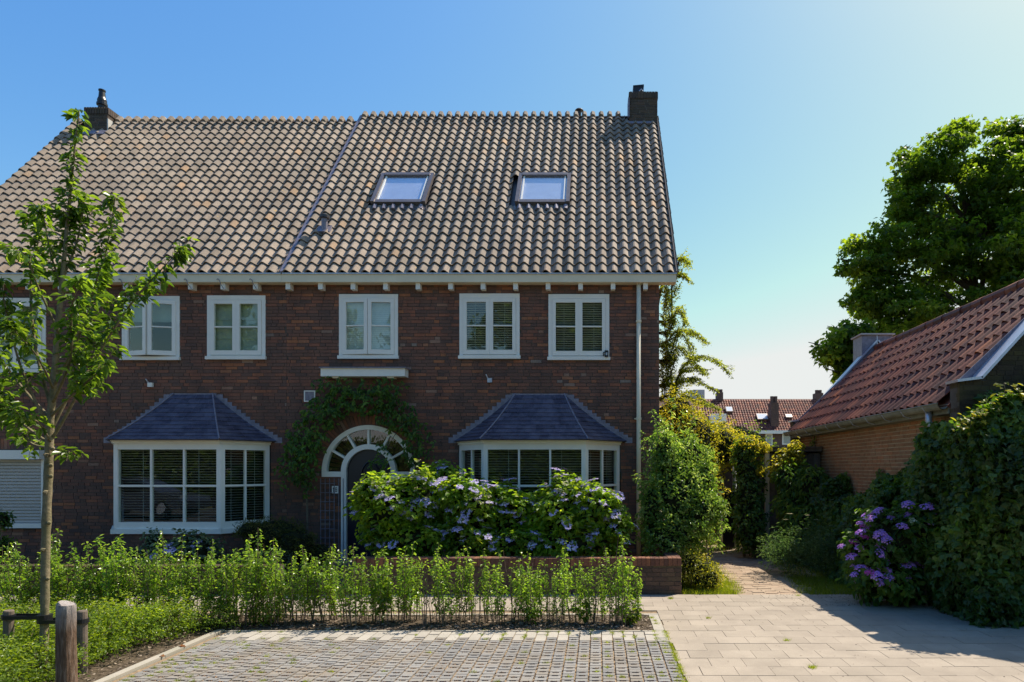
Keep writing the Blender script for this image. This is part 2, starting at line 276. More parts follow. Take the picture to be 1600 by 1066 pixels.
class MB:
    def __init__(s): s.v = []; s.f = []; s.r = []; s.n = 0
    def add(s, vs, fs, r=None):
        r = rnd.random() if r is None else r
        b = s.n
        s.v += [tuple(v) for v in vs]; s.r += [r]*len(vs); s.n += len(vs)
        s.f += [tuple(b+i for i in f) for f in fs]
    def box(s, x0, x1, y0, y1, z0, z1, r=None):
        s.add([(x0, y0, z0), (x1, y0, z0), (x1, y1, z0), (x0, y1, z0), (x0, y0, z1), (x1, y0, z1), (x1, y1, z1), (x0, y1, z1)],
              [(0, 3, 2, 1), (4, 5, 6, 7), (0, 1, 5, 4), (1, 2, 6, 5), (2, 3, 7, 6), (3, 0, 4, 7)], r)
    def fbox(s, fr, u0, u1, v0, v1, n0, n1, r=None):
        O, U, V, N = fr
        P = lambda a, b, c: O+U*a+V*b+N*c
        s.add([P(u0, v0, n0), P(u1, v0, n0), P(u1, v1, n0), P(u0, v1, n0), P(u0, v0, n1), P(u1, v0, n1), P(u1, v1, n1), P(u0, v1, n1)],
              [(0, 3, 2, 1), (4, 5, 6, 7), (0, 1, 5, 4), (1, 2, 6, 5), (2, 3, 7, 6), (3, 0, 4, 7)], r)
    def poly_prism(s, pts, z0, z1, r=None):          # pts 2d (x,y) ccw
        k = len(pts); vs = [(x, y, z0) for x, y in pts]+[(x, y, z1) for x, y in pts]
        s.add(vs, [tuple(range(k-1, -1, -1)), tuple(range(k, 2*k))]+[(i, (i+1) % k, k+(i+1) % k, k+i) for i in range(k)], r)
    def sweep_xz(s, pts, y0, y1, r=None):            # polygon in x,z extruded over y
        k = len(pts); vs = [(x, y0, z) for x, z in pts]+[(x, y1, z) for x, z in pts]
        s.add(vs, [tuple(range(k)), tuple(range(2*k-1, k-1, -1))]+[(i, k+i, k+(i+1) % k, (i+1) % k) for i in range(k)], r)
    def tube(s, path, rad, n=8, r=None, caps=True):
        path = [Vector(p) for p in path]
        if not isinstance(rad, (list, tuple)): rad = [rad]*len(path)
        vs = []; up = Vector((0.13, 0.9, 0.31)).normalized(); A = None
        for i, p in enumerate(path):
            d = (path[min(i+1, len(path)-1)]-path[max(i-1, 0)])
            d = d.normalized() if d.length > 1e-9 else Vector((0, 0, 1))
            A = (up if A is None else A); A = A-d*A.dot(d)
            A = A.normalized() if A.length > 1e-4 else d.orthogonal().normalized()
            B = d.cross(A)
            for k in range(n):
                t = 2*math.pi*k/n; vs.append(p+(A*math.cos(t)+B*math.sin(t))*rad[i])
        fs = []
        for i in range(len(path)-1):
            for k in range(n):
                fs.append((i*n+k, i*n+(k+1) % n, (i+1)*n+(k+1) % n, (i+1)*n+k))
        if caps: fs += [tuple(range(n-1, -1, -1)), tuple((len(path)-1)*n+k for k in range(n))]
        s.add(vs, fs, r)
    def mesh(s, name, mat, off=Vector((0, 0, 0)), smooth=False):
        me = bpy.data.meshes.new(name)
        V = np.array(s.v, dtype=np.float32)-np.array(off, dtype=np.float32)
        me.from_pydata(V.tolist(), [], s.f)
        a = me.attributes.new('rnd', 'FLOAT', 'POINT'); a.data.foreach_set('value', np.array(s.r, dtype=np.float32))
        if smooth: me.polygons.foreach_set('use_smooth', np.ones(len(me.polygons), dtype=bool))
        me.materials.append(mat)
        return me
    def build(s, name, mat, parent=None, kind=None, smooth=False, loc=None, **kw):
        """geometry is in world coordinates; the object's origin goes to its parent's base (or loc)"""
        if loc is None: loc = wloc(parent) if parent is not None else Vector((0, 0, 0))
        loc = Vector(loc)
        return link(name, s.mesh(name, mat, loc, smooth), parent, loc, kind, **kw)
def V3(*a): return Vector(a)
EX, EY, EZ = V3(1, 0, 0), V3(0, 1, 0), V3(0, 0, 1)

def copy_tree(o, parent=None):
    c = o.copy(); C.objects.link(c); c.parent = parent
    for ch in list(o.children): copy_tree(ch, c)
    return c

# pieces: the N nearest as objects with shared meshes, the rest joined
BOXM = {}
def box_mesh(dims, mat, nback=True):
    key = (round(dims[0], 3), round(dims[1], 3), round(dims[2], 3), mat.name)
    if key not in BOXM:
        m = MB(); a, b, c = [x/2 for x in dims]; m.box(-a, a, -b, b, -c, c, 0.0)
        BOXM[key] = m.mesh('block', mat)
    return BOXM[key]
def place_pieces(name, pieces, mat, parent, limit=300, nearest_to=V3(0, 0, H), joined_name=None):
    """pieces: list of (center Vector, U, V, N, (du,dv,dn)); nearest `limit` are objects"""
    pieces = sorted(pieces, key=lambda p: ((p[0]-nearest_to).length - 6*p[4][0]))
    pl = wloc(parent)
    for (c, U, V, N, d) in pieces[:limit]:
        me = box_mesh((round(d[0]/0.01)*0.01, d[1], d[2]), mat)
        o = bpy.data.objects.new(name, me); C.objects.link(o); o.parent = parent
        o.matrix_local = Matrix.Translation(c-pl) @ Matrix((U, V, N)).transposed().to_4x4()
    rest = pieces[limit:]
    if rest:
        m = MB()
        for (c, U, V, N, d) in rest: m.fbox((c, U, V, N), -d[0]/2, d[0]/2, -d[1]/2, d[1]/2, -d[2]/2, d[2]/2)
        m.build(joined_name or (name+'work'), mat, parent, kind='stuff')

def bond_bricks(fr, u0, u1, z0, z1, openings, rng, course=0.0625, joint=0.010, L=0.205, depth=0.05, proud=0.0):
    """fr=(O,U,V,N): O at u=0,v=0 on the wall face, V up, N outward. openings(z)-> list of (a,b). returns pieces"""
    O, U, V, N = fr; out = []
    k = 0; z = z0
    while z < z1-0.02:
        h = course-joint
        zc = z+course/2
        ops = sorted(openings(zc))
        spans = []; a = u0
        for (p, q) in ops:
            if q <= u0 or p >= u1: continue
            if p > a: spans.append((a, p))
            a = max(a, q)
        if a < u1: spans.append((a, u1))
        grid = u0-(L+joint)*rng.random()
        cuts = []
        while grid < u1:
            ln = (L if rng.random() < 0.72 else (L-joint)/2)
            cuts.append((grid, grid+ln)); grid += ln+joint
        for (a, b) in spans:
            for (p, q) in cuts:
                p2, q2 = max(p, a), min(q, b)
                if q2-p2 < 0.03: continue
                c = O+U*((p2+q2)/2)+V*(zc+rng.uniform(-.0012, .0012))+N*(proud-depth/2+rng.uniform(-.002, .002))
                out.append((c, U, V, N, (q2-p2, h+rng.uniform(-.0015, .0015), depth)))
        z += course; k += 1
    return out
def mortar_grid(m, fr, us, vs, inside, n=-0.009):
    """quads for cells not inside openings"""
    O, U, V, N = fr
    us = sorted(set(round(x, 4) for x in us)); vs = sorted(set(round(x, 4) for x in vs))
    for i in range(len(us)-1):
        for j in range(len(vs)-1):
            uc, vc = (us[i]+us[i+1])/2, (vs[j]+vs[j+1])/2
            if inside(uc, vc): continue
            P = lambda a, b: O+U*a+V*b+N*n
            m.add([P(us[i], vs[j]), P(us[i+1], vs[j]), P(us[i+1], vs[j+1]), P(us[i], vs[j+1])], [(0, 1, 2, 3)], 0.5)

# ------------------------------------------------------------------ leaves
T6 = np.array([(0, 0, 0), (-.5, .38, .12), (-.34, .72, .09), (0, 1, -.10), (.34, .72, .09), (.5, .38, .12)], dtype=np.float32)
F6 = np.array([(0, 3, 2, 1), (0, 5, 4, 3)])
T4 = np.array([(0, 0, 0), (-.5, .45, .1), (0, 1, -.05), (.5, .45, .1)], dtype=np.float32)
F4 = np.array([(0, 2, 1), (0, 3, 2)])
T8 = np.array([(0, 0, 0), (-.55, .1, .05), (-.5, .5, .1), (-.2, .55, .03), (0, 1, -.1), (.2, .55, .03), (.5, .5, .1), (.55, .1, .05)], dtype=np.float32)  # lobed
F8 = np.array([(0, 3, 2, 1), (0, 5, 4, 3), (0, 7, 6, 5)])
def nrm(a): return a/np.maximum(np.linalg.norm(a, axis=1, keepdims=True), 1e-6)
def leaf_arrays(P, N, size, width=0.55, tip=None, tipj=0.6, kind=6, rng=RG, sj=0.3, rbias=None):
    P = np.asarray(P, dtype=np.float32); n = len(P)
    N = nrm(np.asarray(N, dtype=np.float32))
    T = rng.normal(size=(n, 3))*tipj
    if tip is not None: T = T+np.asarray(tip)
    T = nrm(T-N*np.sum(T*N, axis=1, keepdims=True))
    S = np.cross(T, N)
    tm, fc = {6: (T6, F6), 4: (T4, F4), 8: (T8, F8)}[kind]
    sc = size*(1+rng.uniform(-sj, sj, size=(n, 1, 1)))
    V = P[:, None, :]+sc*(tm[None, :, 0:1]*width*S[:, None, :]+tm[None, :, 1:2]*T[:, None, :]+tm[None, :, 2:3]*N[:, None, :])
    k = len(tm)
    FF = fc[None]+(np.arange(n)*k)[:, None, None]
    r = rng.random(n) if rbias is None else np.clip(rbias+rng.normal(size=n)*0.22, 0, 1)
    return V.reshape(-1, 3), FF.reshape(-1, fc.shape[1]), np.repeat(r, k)
def leaf_obj(name, P, N, size, mat, parent=None, kind_='stuff', loc=None, **kw):
    lab = {k: kw.pop(k) for k in ('label', 'category', 'group') if k in kw}
    V, Fc, r = leaf_arrays(P, N, size, **kw)
    if loc is None: loc = wloc(parent) if parent is not None else Vector((0, 0, 0))
    V = V-np.array(loc, dtype=np.float32)
    return link(name, np_mesh(name, V, Fc, mat, r), parent, loc, kind_, **lab)
def blob_points(n, c, r, rng=RG, shell=0.55, lump=0.18, seed=0):
    """points in a lumpy ellipsoid; returns P, outward normals"""
    D = nrm(rng.normal(size=(n, 3)))
    rad = shell+(1-shell)*rng.random(n)**0.6
    ph = rng.random(6)*6.28
    lumps = 1+lump*(np.sin(D[:, 0]*5+ph[0])*np.sin(D[:, 2]*6+ph[1])+np.sin(D[:, 1]*7+ph[2])*0.6+np.sin(D[:, 2]*11+D[:, 0]*9+ph[3])*0.5)
    rad = rad*lumps
    P = np.array(c)[None]+D*rad[:, None]*np.array(r)[None]
    return P, nrm(D/np.array(r)[None])
def cluster_points(centers, rad, per, rng=RG, flat=0.8):
    centers = np.asarray(centers); k = len(centers)
    D = nrm(rng.normal(size=(k*per, 3)))
    rr = rad*(0.35+0.65*rng.random((k*per, 1)))
    O = D*rr; O[:, 2] *= flat
    return np.repeat(centers, per, axis=0)+O, D
def up_normals(D, up=0.6, j=0.7, rng=RG):
    return nrm(D*0.6+np.array([0, 0, up])[None]+rng.normal(size=D.shape)*j)

# ================================================================== SETTING
def sheet(name, pts, z, mat, kind='structure'):
    m = MB(); m.add([(x, y, z) for x, y in pts], [tuple(range(len(pts)))], 0.5)
    return m.build(name, mat, None, kind)
YF = 12.05            # facade plane
YW = 9.43             # front face of the garden walls
sheet('ground', [(-700, -300), (700, -300), (700, 1500), (-700, 1500)], -0.06, M['ground'])
sheet('road', [(-60, -7), (60, -7), (60, 3.6), (-60, 3.6)], -0.052, M['asphalt'])

# --- pavement of large concrete pavers
EDGE = [(3.3, 9.40), (3.75, 9.25), (4.53, 8.98), (4.84, 8.56), (5.12, 8.19), (5.30, 7.84), (5.6, 7.0), (6.0, 5.0), (6.1, 4.6)]
def edge_x(y):
    if y > EDGE[0][1]: return EDGE[0][0]
    for (xa, ya), (xb, yb) in zip(EDGE, EDGE[1:]):
        if y >= yb: return xa+(xb-xa)*(ya-y)/(ya-yb)
    return EDGE[-1][0]
pm = MB()
pm.add([(x, y, -0.014) for x, y in [(-12, 8.1), (0.66, 8.1), (0.66, 4.4), (6.1, 4.4)]+[(x, y) for x, y in EDGE[::-1]]+[(-12, 9.40)]], [tuple(range(4+len(EDGE)+1))], .5)
pavement = pm.build('pavement', M['sand'], None, 'structure')
pcs = []
LP, RP = 0.324, 0.262
for j in range(19):
    y = 9.385-j*RP-RP/2
    off = (LP*(0.5 if j % 2 else 0.0))+rnd.uniform(-.03, .03)
    for i in range(-40, 22):
        x0 = 0.762+off+i*LP; x1 = x0+LP
        lo = -12 if y > 8.15+RP/2 else 0.762
        hi = edge_x(y)+0.06
        a, b = max(x0+.0025, lo), min(x1-.0025, hi)
        if b-a < 0.05: continue
        yy0, yy1 = y-RP/2+.0025, y+RP/2-.0025
        if x1 < .762 and yy0 < 8.15: yy0 = 8.152
        if yy1-yy0 < .04: continue
        if b < 0.762 and yy0 < 8.15: continue
        # far corner between pavers and the bed kerb
        pcs.append((V3((a+b)/2, (yy0+yy1)/2, -0.02+rnd.uniform(-.0016, .0016)), V3(1, 0, rnd.uniform(-.004, .004)).normalized(), EY, EZ, (b-a, yy1-yy0, .04)))
place_pieces('paver', pcs, M['paver'], pavement, 300, joined_name='far_pavers')

# --- parking bay of small blocks
parking = sheet('parking_bay', [(-4.25, 4.4), (0.757, 4.4), (0.757, 7.26), (-4.25, 7.26)], -0.013, M['sand'])
lp, gp = [], []
PW, PL = 0.1205, 0.25
ncol = int((0.757+4.25)/PW)
for i in range(ncol):
    xc = 0.757-PW*(i+0.5)
    y = 7.255; k = 0
    if i % 2:
        a, b = y-PL/2, y; y = a
        lp.append((V3(xc, (a+b)/2, -0.02+rnd.uniform(-.002, .003)), EX, EY, EZ, (PW-.012, b-a-.010, .04)))
    while y > 4.6:
        a, b = y-PL, y; y = a
        zc = -0.02+rnd.uniform(-.003, .003)
        if k == 0: lp.append((V3(xc, (a+b)/2, zc), EX, EY, EZ, (PW-.012, b-a-.010, .04)))
        else: gp.append((V3(xc, (a+b)/2, zc), EX, EY, EZ, (PW-.014, b-a-.012, .04)))
        k += 1
place_pieces('light_block', lp, M['light_block'], parking, 90)
# porous grey blocks: each with two square cells cut out between its three pads
def porous_mesh():
    m = MB(); a, b = (PW-.017)/2, (PL-.010)/2
    g = .034; L3 = (2*b-2*g)/3
    y = -b
    for k in range(3):
        m.box(-a, a, y, y+L3, -.02, .02, 0.0)
        if k < 2: m.box(-a, -.030, y+L3, y+L3+g, -.02, .016, 0.0); m.box(.030, a, y+L3, y+L3+g, -.02, .016, 0.0)
        y += L3+g
    return m.mesh('porous_block', M['grey_block'])
pmesh = porous_mesh(); gp.sort(key=lambda p: p[0].y)
visible = [p for p in gp if p[0].y > 5.1]; visible.sort(key=lambda p: p[0].length)
for p in visible[:300]:
    link('grey_block', pmesh, parking, p[0])
m = MB()
for p in visible[300:]: m.fbox((p[0], EX, EY, EZ), -p[4][0]/2, p[4][0]/2, -p[4][1]/2, p[4][1]/2, -.02, .02)
for p in gp:
    if p[0].y <= 5.1: m.fbox((p[0], EX, EY, EZ), -p[4][0]/2, p[4][0]/2, -p[4][1]/2, p[4][1]/2, -.02, .02)
if m.n: m.build('grey_blockwork', M['grey_block'], parking, 'stuff')
# chips in the joints
m = MB()
for p in visible:
    for dy in (-.0535, .0535, 0.0):
        for q in range(6 if dy else 5):
            if rnd.random() < 0.10: continue
            c = p[0]+V3(rnd.uniform(-.026, .026), dy+rnd.uniform(-.014, .014), 0); s = rnd.uniform(.005, .011)
            if not dy: c = p[0]+V3(rnd.choice((-1, 1))*PW/2+rnd.uniform(-.004, .004), rnd.uniform(-.12, .12), 0)
            z = .000 if dy else -.004
            m.add([(c.x-s, c.y-s*.7, z-.008), (c.x+s, c.y-s*.5, z-.008), (c.x+s*.7, c.y+s*.8, z-.008), (c.x-s*.6, c.y+s, z-.008), (c.x, c.y, z+s*.5)], [(0, 1, 4), (1, 2, 4), (2, 3, 4), (3, 0, 4)])
m.build('gravel', M['gravel'], None, 'stuff')

# --- kerbs round the planting bed
kerb = MB().build if False else None
kroot = link('kerb', None, None, (0, 0, 0), 'structure'); kroot.empty_display_size = .1
def kerb_stone(x0, x1, y0, y1, z1=0.006):
    m = MB(); m.box(x0, x1, y0, y1, -.06, z1+rnd.uniform(-.002, .002)); m.build('kerb_stone', M['kerb'], kroot)
x = 0.754
while x > -11:
    kerb_stone(max(x-.995, -11), x, 8.07, 8.135); x -= 1.0
y = 8.065
for L_ in (0.26, 0.50, 0.47): kerb_stone(0.635, 0.754, y-L_+.005, y, .004); y -= L_
y = 7.30
while y > 4.4: kerb_stone(-4.345, -4.262, y-.995, y, .012); y -= 1.0
x = 0.63
while x > -4.2: kerb_stone(max(x-.495, -4.25), x, 7.263, 7.300, .004); x -= .5

bed = MB()
bed.add([(x, y, -0.004) for x, y in [(-11, 4.4), (-4.35, 4.4), (-4.35, 7.302), (0.63, 7.302), (0.63, 8.068), (-11, 8.068)]], [tuple(range(6))], .5)
bed.build('planting_bed', M['soil'], None, 'structure')
m = MB()
def bit(m, x, y, z, s, flat=0.5):
    a = rnd.uniform(0, 6.28); ca, sa = math.cos(a)*s, math.sin(a)*s; t = rnd.uniform(-.3, .3)*s
    l2 = rnd.uniform(.25, .8)
    m.add([(x-ca, y-sa, z), (x+sa*l2, y-ca*l2, z+t), (x+ca, y+sa, z+s*flat*rnd.random()), (x-sa*l2, y+ca*l2, z+abs(t)+s*.2)], [(0, 1, 2, 3)])
for _ in range(5200): bit(m, rnd.uniform(-9, .62), rnd.uniform(7.30, 8.06), rnd.uniform(-.003, .02), rnd.uniform(.008, .028))
for _ in range(2600): bit(m, rnd.uniform(-6.2, -4.36), rnd.uniform(4.8, 7.4), rnd.uniform(-.003, .015), rnd.uniform(.006, .022))
m.build('bark_litter', M['litter'], None, 'stuff')
for i, (px, py, lab) in enumerate([(282, 1012, 'curled orange dead leaf on the soil at the kerb, the upper of two'), (252, 1028, 'small orange dead leaf on the soil beside the slanting kerb'),
                              (562, 978, 'brown dead leaf lying under the hedge stems'), (474, 985, 'yellowish dead leaf on the soil at the front edge of the bed')]):
    Y = GY(py); m = MB()
    c = V3(XX(px, Y), Y, 0)
    for k in range(2 if i == 0 else 1):
        c2 = c+V3(.03*k, -.02*k, 0)
        m.add([c2+V3(-.035, 0, .005), c2+V3(0, -.022, .022), c2+V3(.038, .004, .012), c2+V3(.004, .026, .03)], [(0, 1, 2), (0, 2, 3)], 0.6)
    o = m.build('dead_leaf', M['dead_leaf'], None, None, loc=c, label=lab, category='leaf')
    o['group'] = 'dead leaves on the bed'

m = MB()
for _ in range(420):
    x, y = (rnd.uniform(.8, 5.0), rnd.uniform(5.2, 9.3)) if rnd.random() < .6 else (rnd.uniform(-8, .7), rnd.uniform(8.2, 9.35))
    if x < edge_x(y)-.1: bit(m, x, y, .002, rnd.uniform(.003, .011), .3)
for _ in range(500): bit(m, rnd.uniform(-4.2, .7), rnd.uniform(5.2, 7.25), .002, rnd.uniform(.003, .009), .3)
for _ in range(700): bit(m, rnd.gauss(3.6, .5), rnd.uniform(8.6, 9.38), .002, rnd.uniform(.004, .014), .3)
m.build('paving_litter', M['litter'], None, 'stuff')
# --- gardens, alley
sheet('garden_soil', [(-12, YW+.2), (1.15, YW+.2), (1.15, 12.1), (-12, 12.1)], 0.04, M['soil'])
m = MB(); m.box(-4.9, -3.66, YW, 12.05, -.05, .075); m.build('door_path', M['wall_brick'], None, 'structure')
m = MB(); m.box(-4.95, -3.72, 11.62, 12.04, .075, .135); m.build('doorstep', M['lead'], None, 'structure')
sheet('alley_ground', [(1.16, 9.40), (12, 9.40), (12, 60), (-3, 60), (-3, 20), (1.16, 20)], -0.03, M['dust'])
# brick path in the alley
def path_c(y): return 2.56+0.09*(y-9.4)+.03*math.sin(y*1.3)
def path_w(y): return 0.44+0.03*(y-9.4)+.02*math.sin(y*2.1)
pp = MB(); ys = [9.40+i*.4 for i in range(16)]
pp.add([(path_c(y)-path_w(y)-.05, y, -.008) for y in ys]+[(path_c(y)+path_w(y)+.05, y, -.008) for y in ys],
       [(i, i+16, i+17, i+1) for i in range(15)], .5)
path = pp.build('path', M['dust'], None, 'structure')
pcs = []
y = 9.43; r = 0
while y < 14.2:
    cx, hw = path_c(y), path_w(y)
    x = cx-hw-rnd.uniform(0, .15)
    while x < cx+hw:
        if rnd.random() < .93:
            ang = rnd.uniform(-.05, .05)
            U = V3(math.cos(ang), math.sin(ang), rnd.uniform(-.02, .02)).normalized(); V = V3(-U.y, U.x, 0).normalized()
            pcs.append((V3(x+.1, y, -.028+rnd.uniform(-.004, .004)), U, V, U.cross(V), (.2, .086, .05)))
        x += .208
    y += .094; r += 1
place_pieces('path_brick', pcs, M['path_brick'], path, 300)

def grass(name, regions, n, hmin, hmax, z=0.0, mat='grass', wd=.004):
    Ps = []
    for k in range(n):
        f, (xa, xb, ya, yb) = rnd.choice(regions)
        x, y = rnd.uniform(xa, xb), rnd.uniform(ya, yb)
        if f is None or f(x, y): Ps.append((x, y))
    P = np.array([(x, y, z) for x, y in Ps]); k = len(P)
    h = RG.uniform(hmin, hmax, k)[:, None]; a = RG.uniform(0, 6.28, k)
    S = np.stack([np.cos(a), np.sin(a), np.zeros(k)], 1)*wd
    L = np.stack([RG.normal(size=k)*.4, RG.normal(size=k)*.4, np.ones(k)], 1)*h
    V = np.stack([P-S, P+S, P+L], 1).reshape(-1, 3)
    return link(name, np_mesh(name, V, np.arange(3*k).reshape(-1, 3), M[mat], np.repeat(RG.random(k), 3)), None, (0, 0, 0), 'stuff')
off_path = lambda x, y: abs(x-path_c(y)) > path_w(y)*rnd.uniform(.8, 1.15)
grass('verge_grass', [(off_path, (1.25, 2.6, 9.42, 13.5)), (off_path, (2.6, 4.4, 9.42, 13)), (off_path, (2.6, 4.4, 9.42, 11.0)), (off_path, (1.25, 2.6, 9.42, 10.5))], 26000, .03, .11, -.03)
grass('alley_grass', [(None, (1.2, 5, 13.8, 19))], 7000, .05, .18, -.03)
# tufts in the joints
def tufts(name, spots, blades, h):
    P = []
    for (x, y) in spots:
        for _ in range(blades): P.append((x+rnd.gauss(0, .014), y+rnd.gauss(0, .014), -.008))
    P = np.array(P); k = len(P); a = RG.uniform(0, 6.28, k)
    S = np.stack([np.cos(a), np.sin(a), np.zeros(k)], 1)*.0028
    L = np.stack([RG.normal(size=k)*.6, RG.normal(size=k)*.6, np.ones(k)], 1)*RG.uniform(h*.5, h, k)[:, None]
    V = np.stack([P-S, P+S, P+L], 1).reshape(-1, 3)
    link(name, np_mesh(name, V, np.arange(3*k).reshape(-1, 3), M['grass'], np.repeat(.3+.7*RG.random(k), 3)), None, (0, 0, 0), 'stuff')
sp = []
for p in visible:
    x, y = p[0].x, p[0].y
    d = min(abs(x-.70), 9)
    pr = .55*math.exp(-d/.4)+(.85*math.exp(-(x+4.25)/.6) if x < -2.8 else 0)+.07
    for dy in (-.0535, .0535):
        if rnd.random() < pr: sp.append((x+rnd.uniform(-.02, .02), y+dy))
for y in np.arange(5.2, 7.3, .035):
    if rnd.random() < .7: sp.append((.757+rnd.uniform(-.006, .006), y))
for p in lp:
    if rnd.random() < .55 and p[0].x > -1.2: sp += [(p[0].x+PW/2, p[0].y+rnd.uniform(-.1, .12)) for _ in range(3)]
    elif rnd.random() < .2: sp.append((p[0].x+PW/2, p[0].y+.1))
tufts('joint_grass', sp, 34, .032)
tufts('paver_weeds', [(1.02, 9.1), (1.03, 9.08), (2.02, 6.87), (1.99, 5.95), (1.98, 5.93), (1.35, 7.9), (2.9, 9.3), (.69, 7.6), (.66, 7.9), (.68, 7.75)], 60, .045)

# ================================================================== HOUSES
TH = math.atan(1.272); CT, ST = math.cos(TH), math.sin(TH)
RY, RZ = 11.87, 5.475                       # roof surface at the eave
RV, RN = V3(0, CT, ST), V3(0, -ST, CT)
XP = -5.87                                 # party line
XR, XL = 1.145, -12.6
house_r = thing('house', 'right-hand brick house with two roof windows, arched front door and downpipe at its corner', 'house', (-2.4, YF, 0), 'pair of attached houses')
house_l = thing('house', 'left-hand brick house with roller shutter and black flue, partly behind the street tree', 'house', (-9.2, YF, 0), 'pair of attached houses')
FR = (V3(0, YF, 0), EX, EZ, V3(0, -1, 0))   # facade frame, u = world x, v = z
def wx(px): return XX(px, YF)
def wz(py): return ZZ(py, YF)

WIN = [  # x0,x1 px, top,bottom py, angle, blind, label, house
    (-18, 72, 466, 578, 0, 'shade', 'window behind the street tree', 'l'),
    (191, 281, 463, 558, 13, 'shade_half', 'casement window with both leaves standing ajar', 'l'),
    (324, 415, 462, 557, 0, 'shade', 'closed window with pale pleated shades', 'l'),
    (530, 622, 460, 556, 5, 'white', 'window over the door canopy with leaves ajar and white blinds', 'r'),
    (718, 812, 459, 556, 0, 'venetian', 'closed window with open slatted blinds', 'r'),
    (857, 952, 460, 558, 0, 'venetian', 'window nearest the downpipe with slatted blinds', 'r')]
DOORX, SPR = wx(575.8), 1.79
RO, RI = 0.875, 0.515
BAYS = {'l': (-9.11, -8.60, -6.70, -6.19), 'r': (-2.62, -2.04, -.227, .40)}
YB = 11.35; BZ0, BZ1 = .775, 2.33
def ops_l(z):
    o = []
    for (a, b, t, bt, *_r) in WIN[:3]:
        if wz(bt)-.06 < z < wz(t): o.append((wx(a), wx(b)))
    if z < 2.40: o.append((BAYS['l'][0]-.02, BAYS['l'][3]+.02))
    if .72 < z < 2.19: o.append((-13, wx(71)))
    return o
def ops_r(z):
    o = []
    for (a, b, t, bt, *_r) in WIN[3:]:
        if wz(bt)-.06 < z < wz(t): o.append((wx(a), wx(b)))
    if z < 2.40: o.append((BAYS['r'][0]-.02, BAYS['r'][3]+.02))
    if z < SPR-.10: o.append((DOORX-RI, DOORX+RI))
    elif z < SPR: o.append((DOORX-RO, DOORX+RO))
    elif z < SPR+RO+.21:
        d = (RO+.21)**2-(z-SPR)**2
        if d > 0: o.append((DOORX-math.sqrt(d), DOORX+math.sqrt(d)))
    return o
def facade(house, x0, x1, ops, wins, arch):
    m = MB(); us = [x0, x1]; vs_ = [0.0, 5.31]
    for (a, b, t, bt, *_r) in wins: us += [wx(a), wx(b)]; vs_ += [wz(t), wz(bt)-.06]
    bk = BAYS['r' if arch else 'l']; us += [bk[0]-.02, bk[3]+.02]; vs_ += [2.40]
    if arch:
        us += [DOORX-RI, DOORX+RI, DOORX-RO, DOORX+RO]; vs_ += [SPR-.10, SPR]
        us += list(np.linspace(DOORX-RO, DOORX+RO, 90)); vs_ += list(np.linspace(SPR, SPR+RO+.01, 46))
    else: us += [wx(71)]; vs_ += [.72, 2.19]
    us = [min(max(u, x0), x1) for u in us]
    def inside(u, v):
        if arch and v > SPR and (u-DOORX)**2+(v-SPR)**2 < RO**2: return True
        if arch and SPR < v < SPR+RO+.25: return False
        return any(a < u < b for a, b in ops(v))
    mortar_grid(m, FR, us, vs_, inside)
    wall = m.build('front_wall', M['mortar'], house)
    pcs = bond_bricks(FR, x0, x1, 0.02, 5.30, ops, rnd)
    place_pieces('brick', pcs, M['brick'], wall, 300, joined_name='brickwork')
    return wall
wall_r = facade(house_r, XP, XR, ops_r, WIN[3:], True)
wall_l = facade(house_l, XL, XP-.002, ops_l, WIN[:3], False)
# brick arch over the door
m = MB()
for k in range(46):
    a = math.pi*(k+.5)/46
    U = V3(math.cos(a), 0, math.sin(a)); V = V3(-math.sin(a), 0, math.cos(a)); N = V3(0, -1, 0)
    c = V3(DOORX, YF, SPR)+U*(RO+.105)
    m.fbox((c, U, V, N), -.10, .10, -.0265, .0265, -.05, .002)
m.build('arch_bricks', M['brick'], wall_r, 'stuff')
# soldier course over the shutter
m = MB()
for k in range(34):
    x = wx(68)-.0625*k
    m.box(x-.052, x, YF-.004, YF+.03, 2.21, 2.41)
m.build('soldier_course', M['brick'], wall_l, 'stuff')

def solid(house, x0, x1, d, nm):
    """side, back and inner walls that close the house"""
    yr, zr = RY+d, RZ+1.272*d; yb = 2*yr-RY
    prof = [(YF+.012, 0.0), (YF+.012, RZ+1.272*(YF-RY)-.13), (yr, zr-.13), (yb-.2, RZ+1.272*(YF-RY)-.13), (yb-.2, 0)]
    for nm_, xa, xb in (('side_wall', x0, x0+.12), ('side_wall', x1-.12, x1)):
        m = MB(); k = len(prof); vs = [(xa, y, z) for y, z in prof]+[(xb, y, z) for y, z in prof]
        m.add(vs, [tuple(range(k-1, -1, -1)), tuple(range(k, 2*k))]+[(i, (i+1) % k, k+(i+1) % k, k+i) for i in range(k) if i != 0])
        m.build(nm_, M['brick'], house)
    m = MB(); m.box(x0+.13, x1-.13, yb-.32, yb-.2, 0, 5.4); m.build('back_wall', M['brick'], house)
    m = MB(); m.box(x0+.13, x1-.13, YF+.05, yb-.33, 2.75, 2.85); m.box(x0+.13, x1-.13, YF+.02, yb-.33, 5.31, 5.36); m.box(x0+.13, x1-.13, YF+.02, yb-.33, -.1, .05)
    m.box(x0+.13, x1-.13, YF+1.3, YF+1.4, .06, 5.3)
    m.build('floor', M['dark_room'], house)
solid(house_r, XP+.01, XR, 4.05, 'r'); solid(house_l, XL, XP-.01, 3.88, 'l')

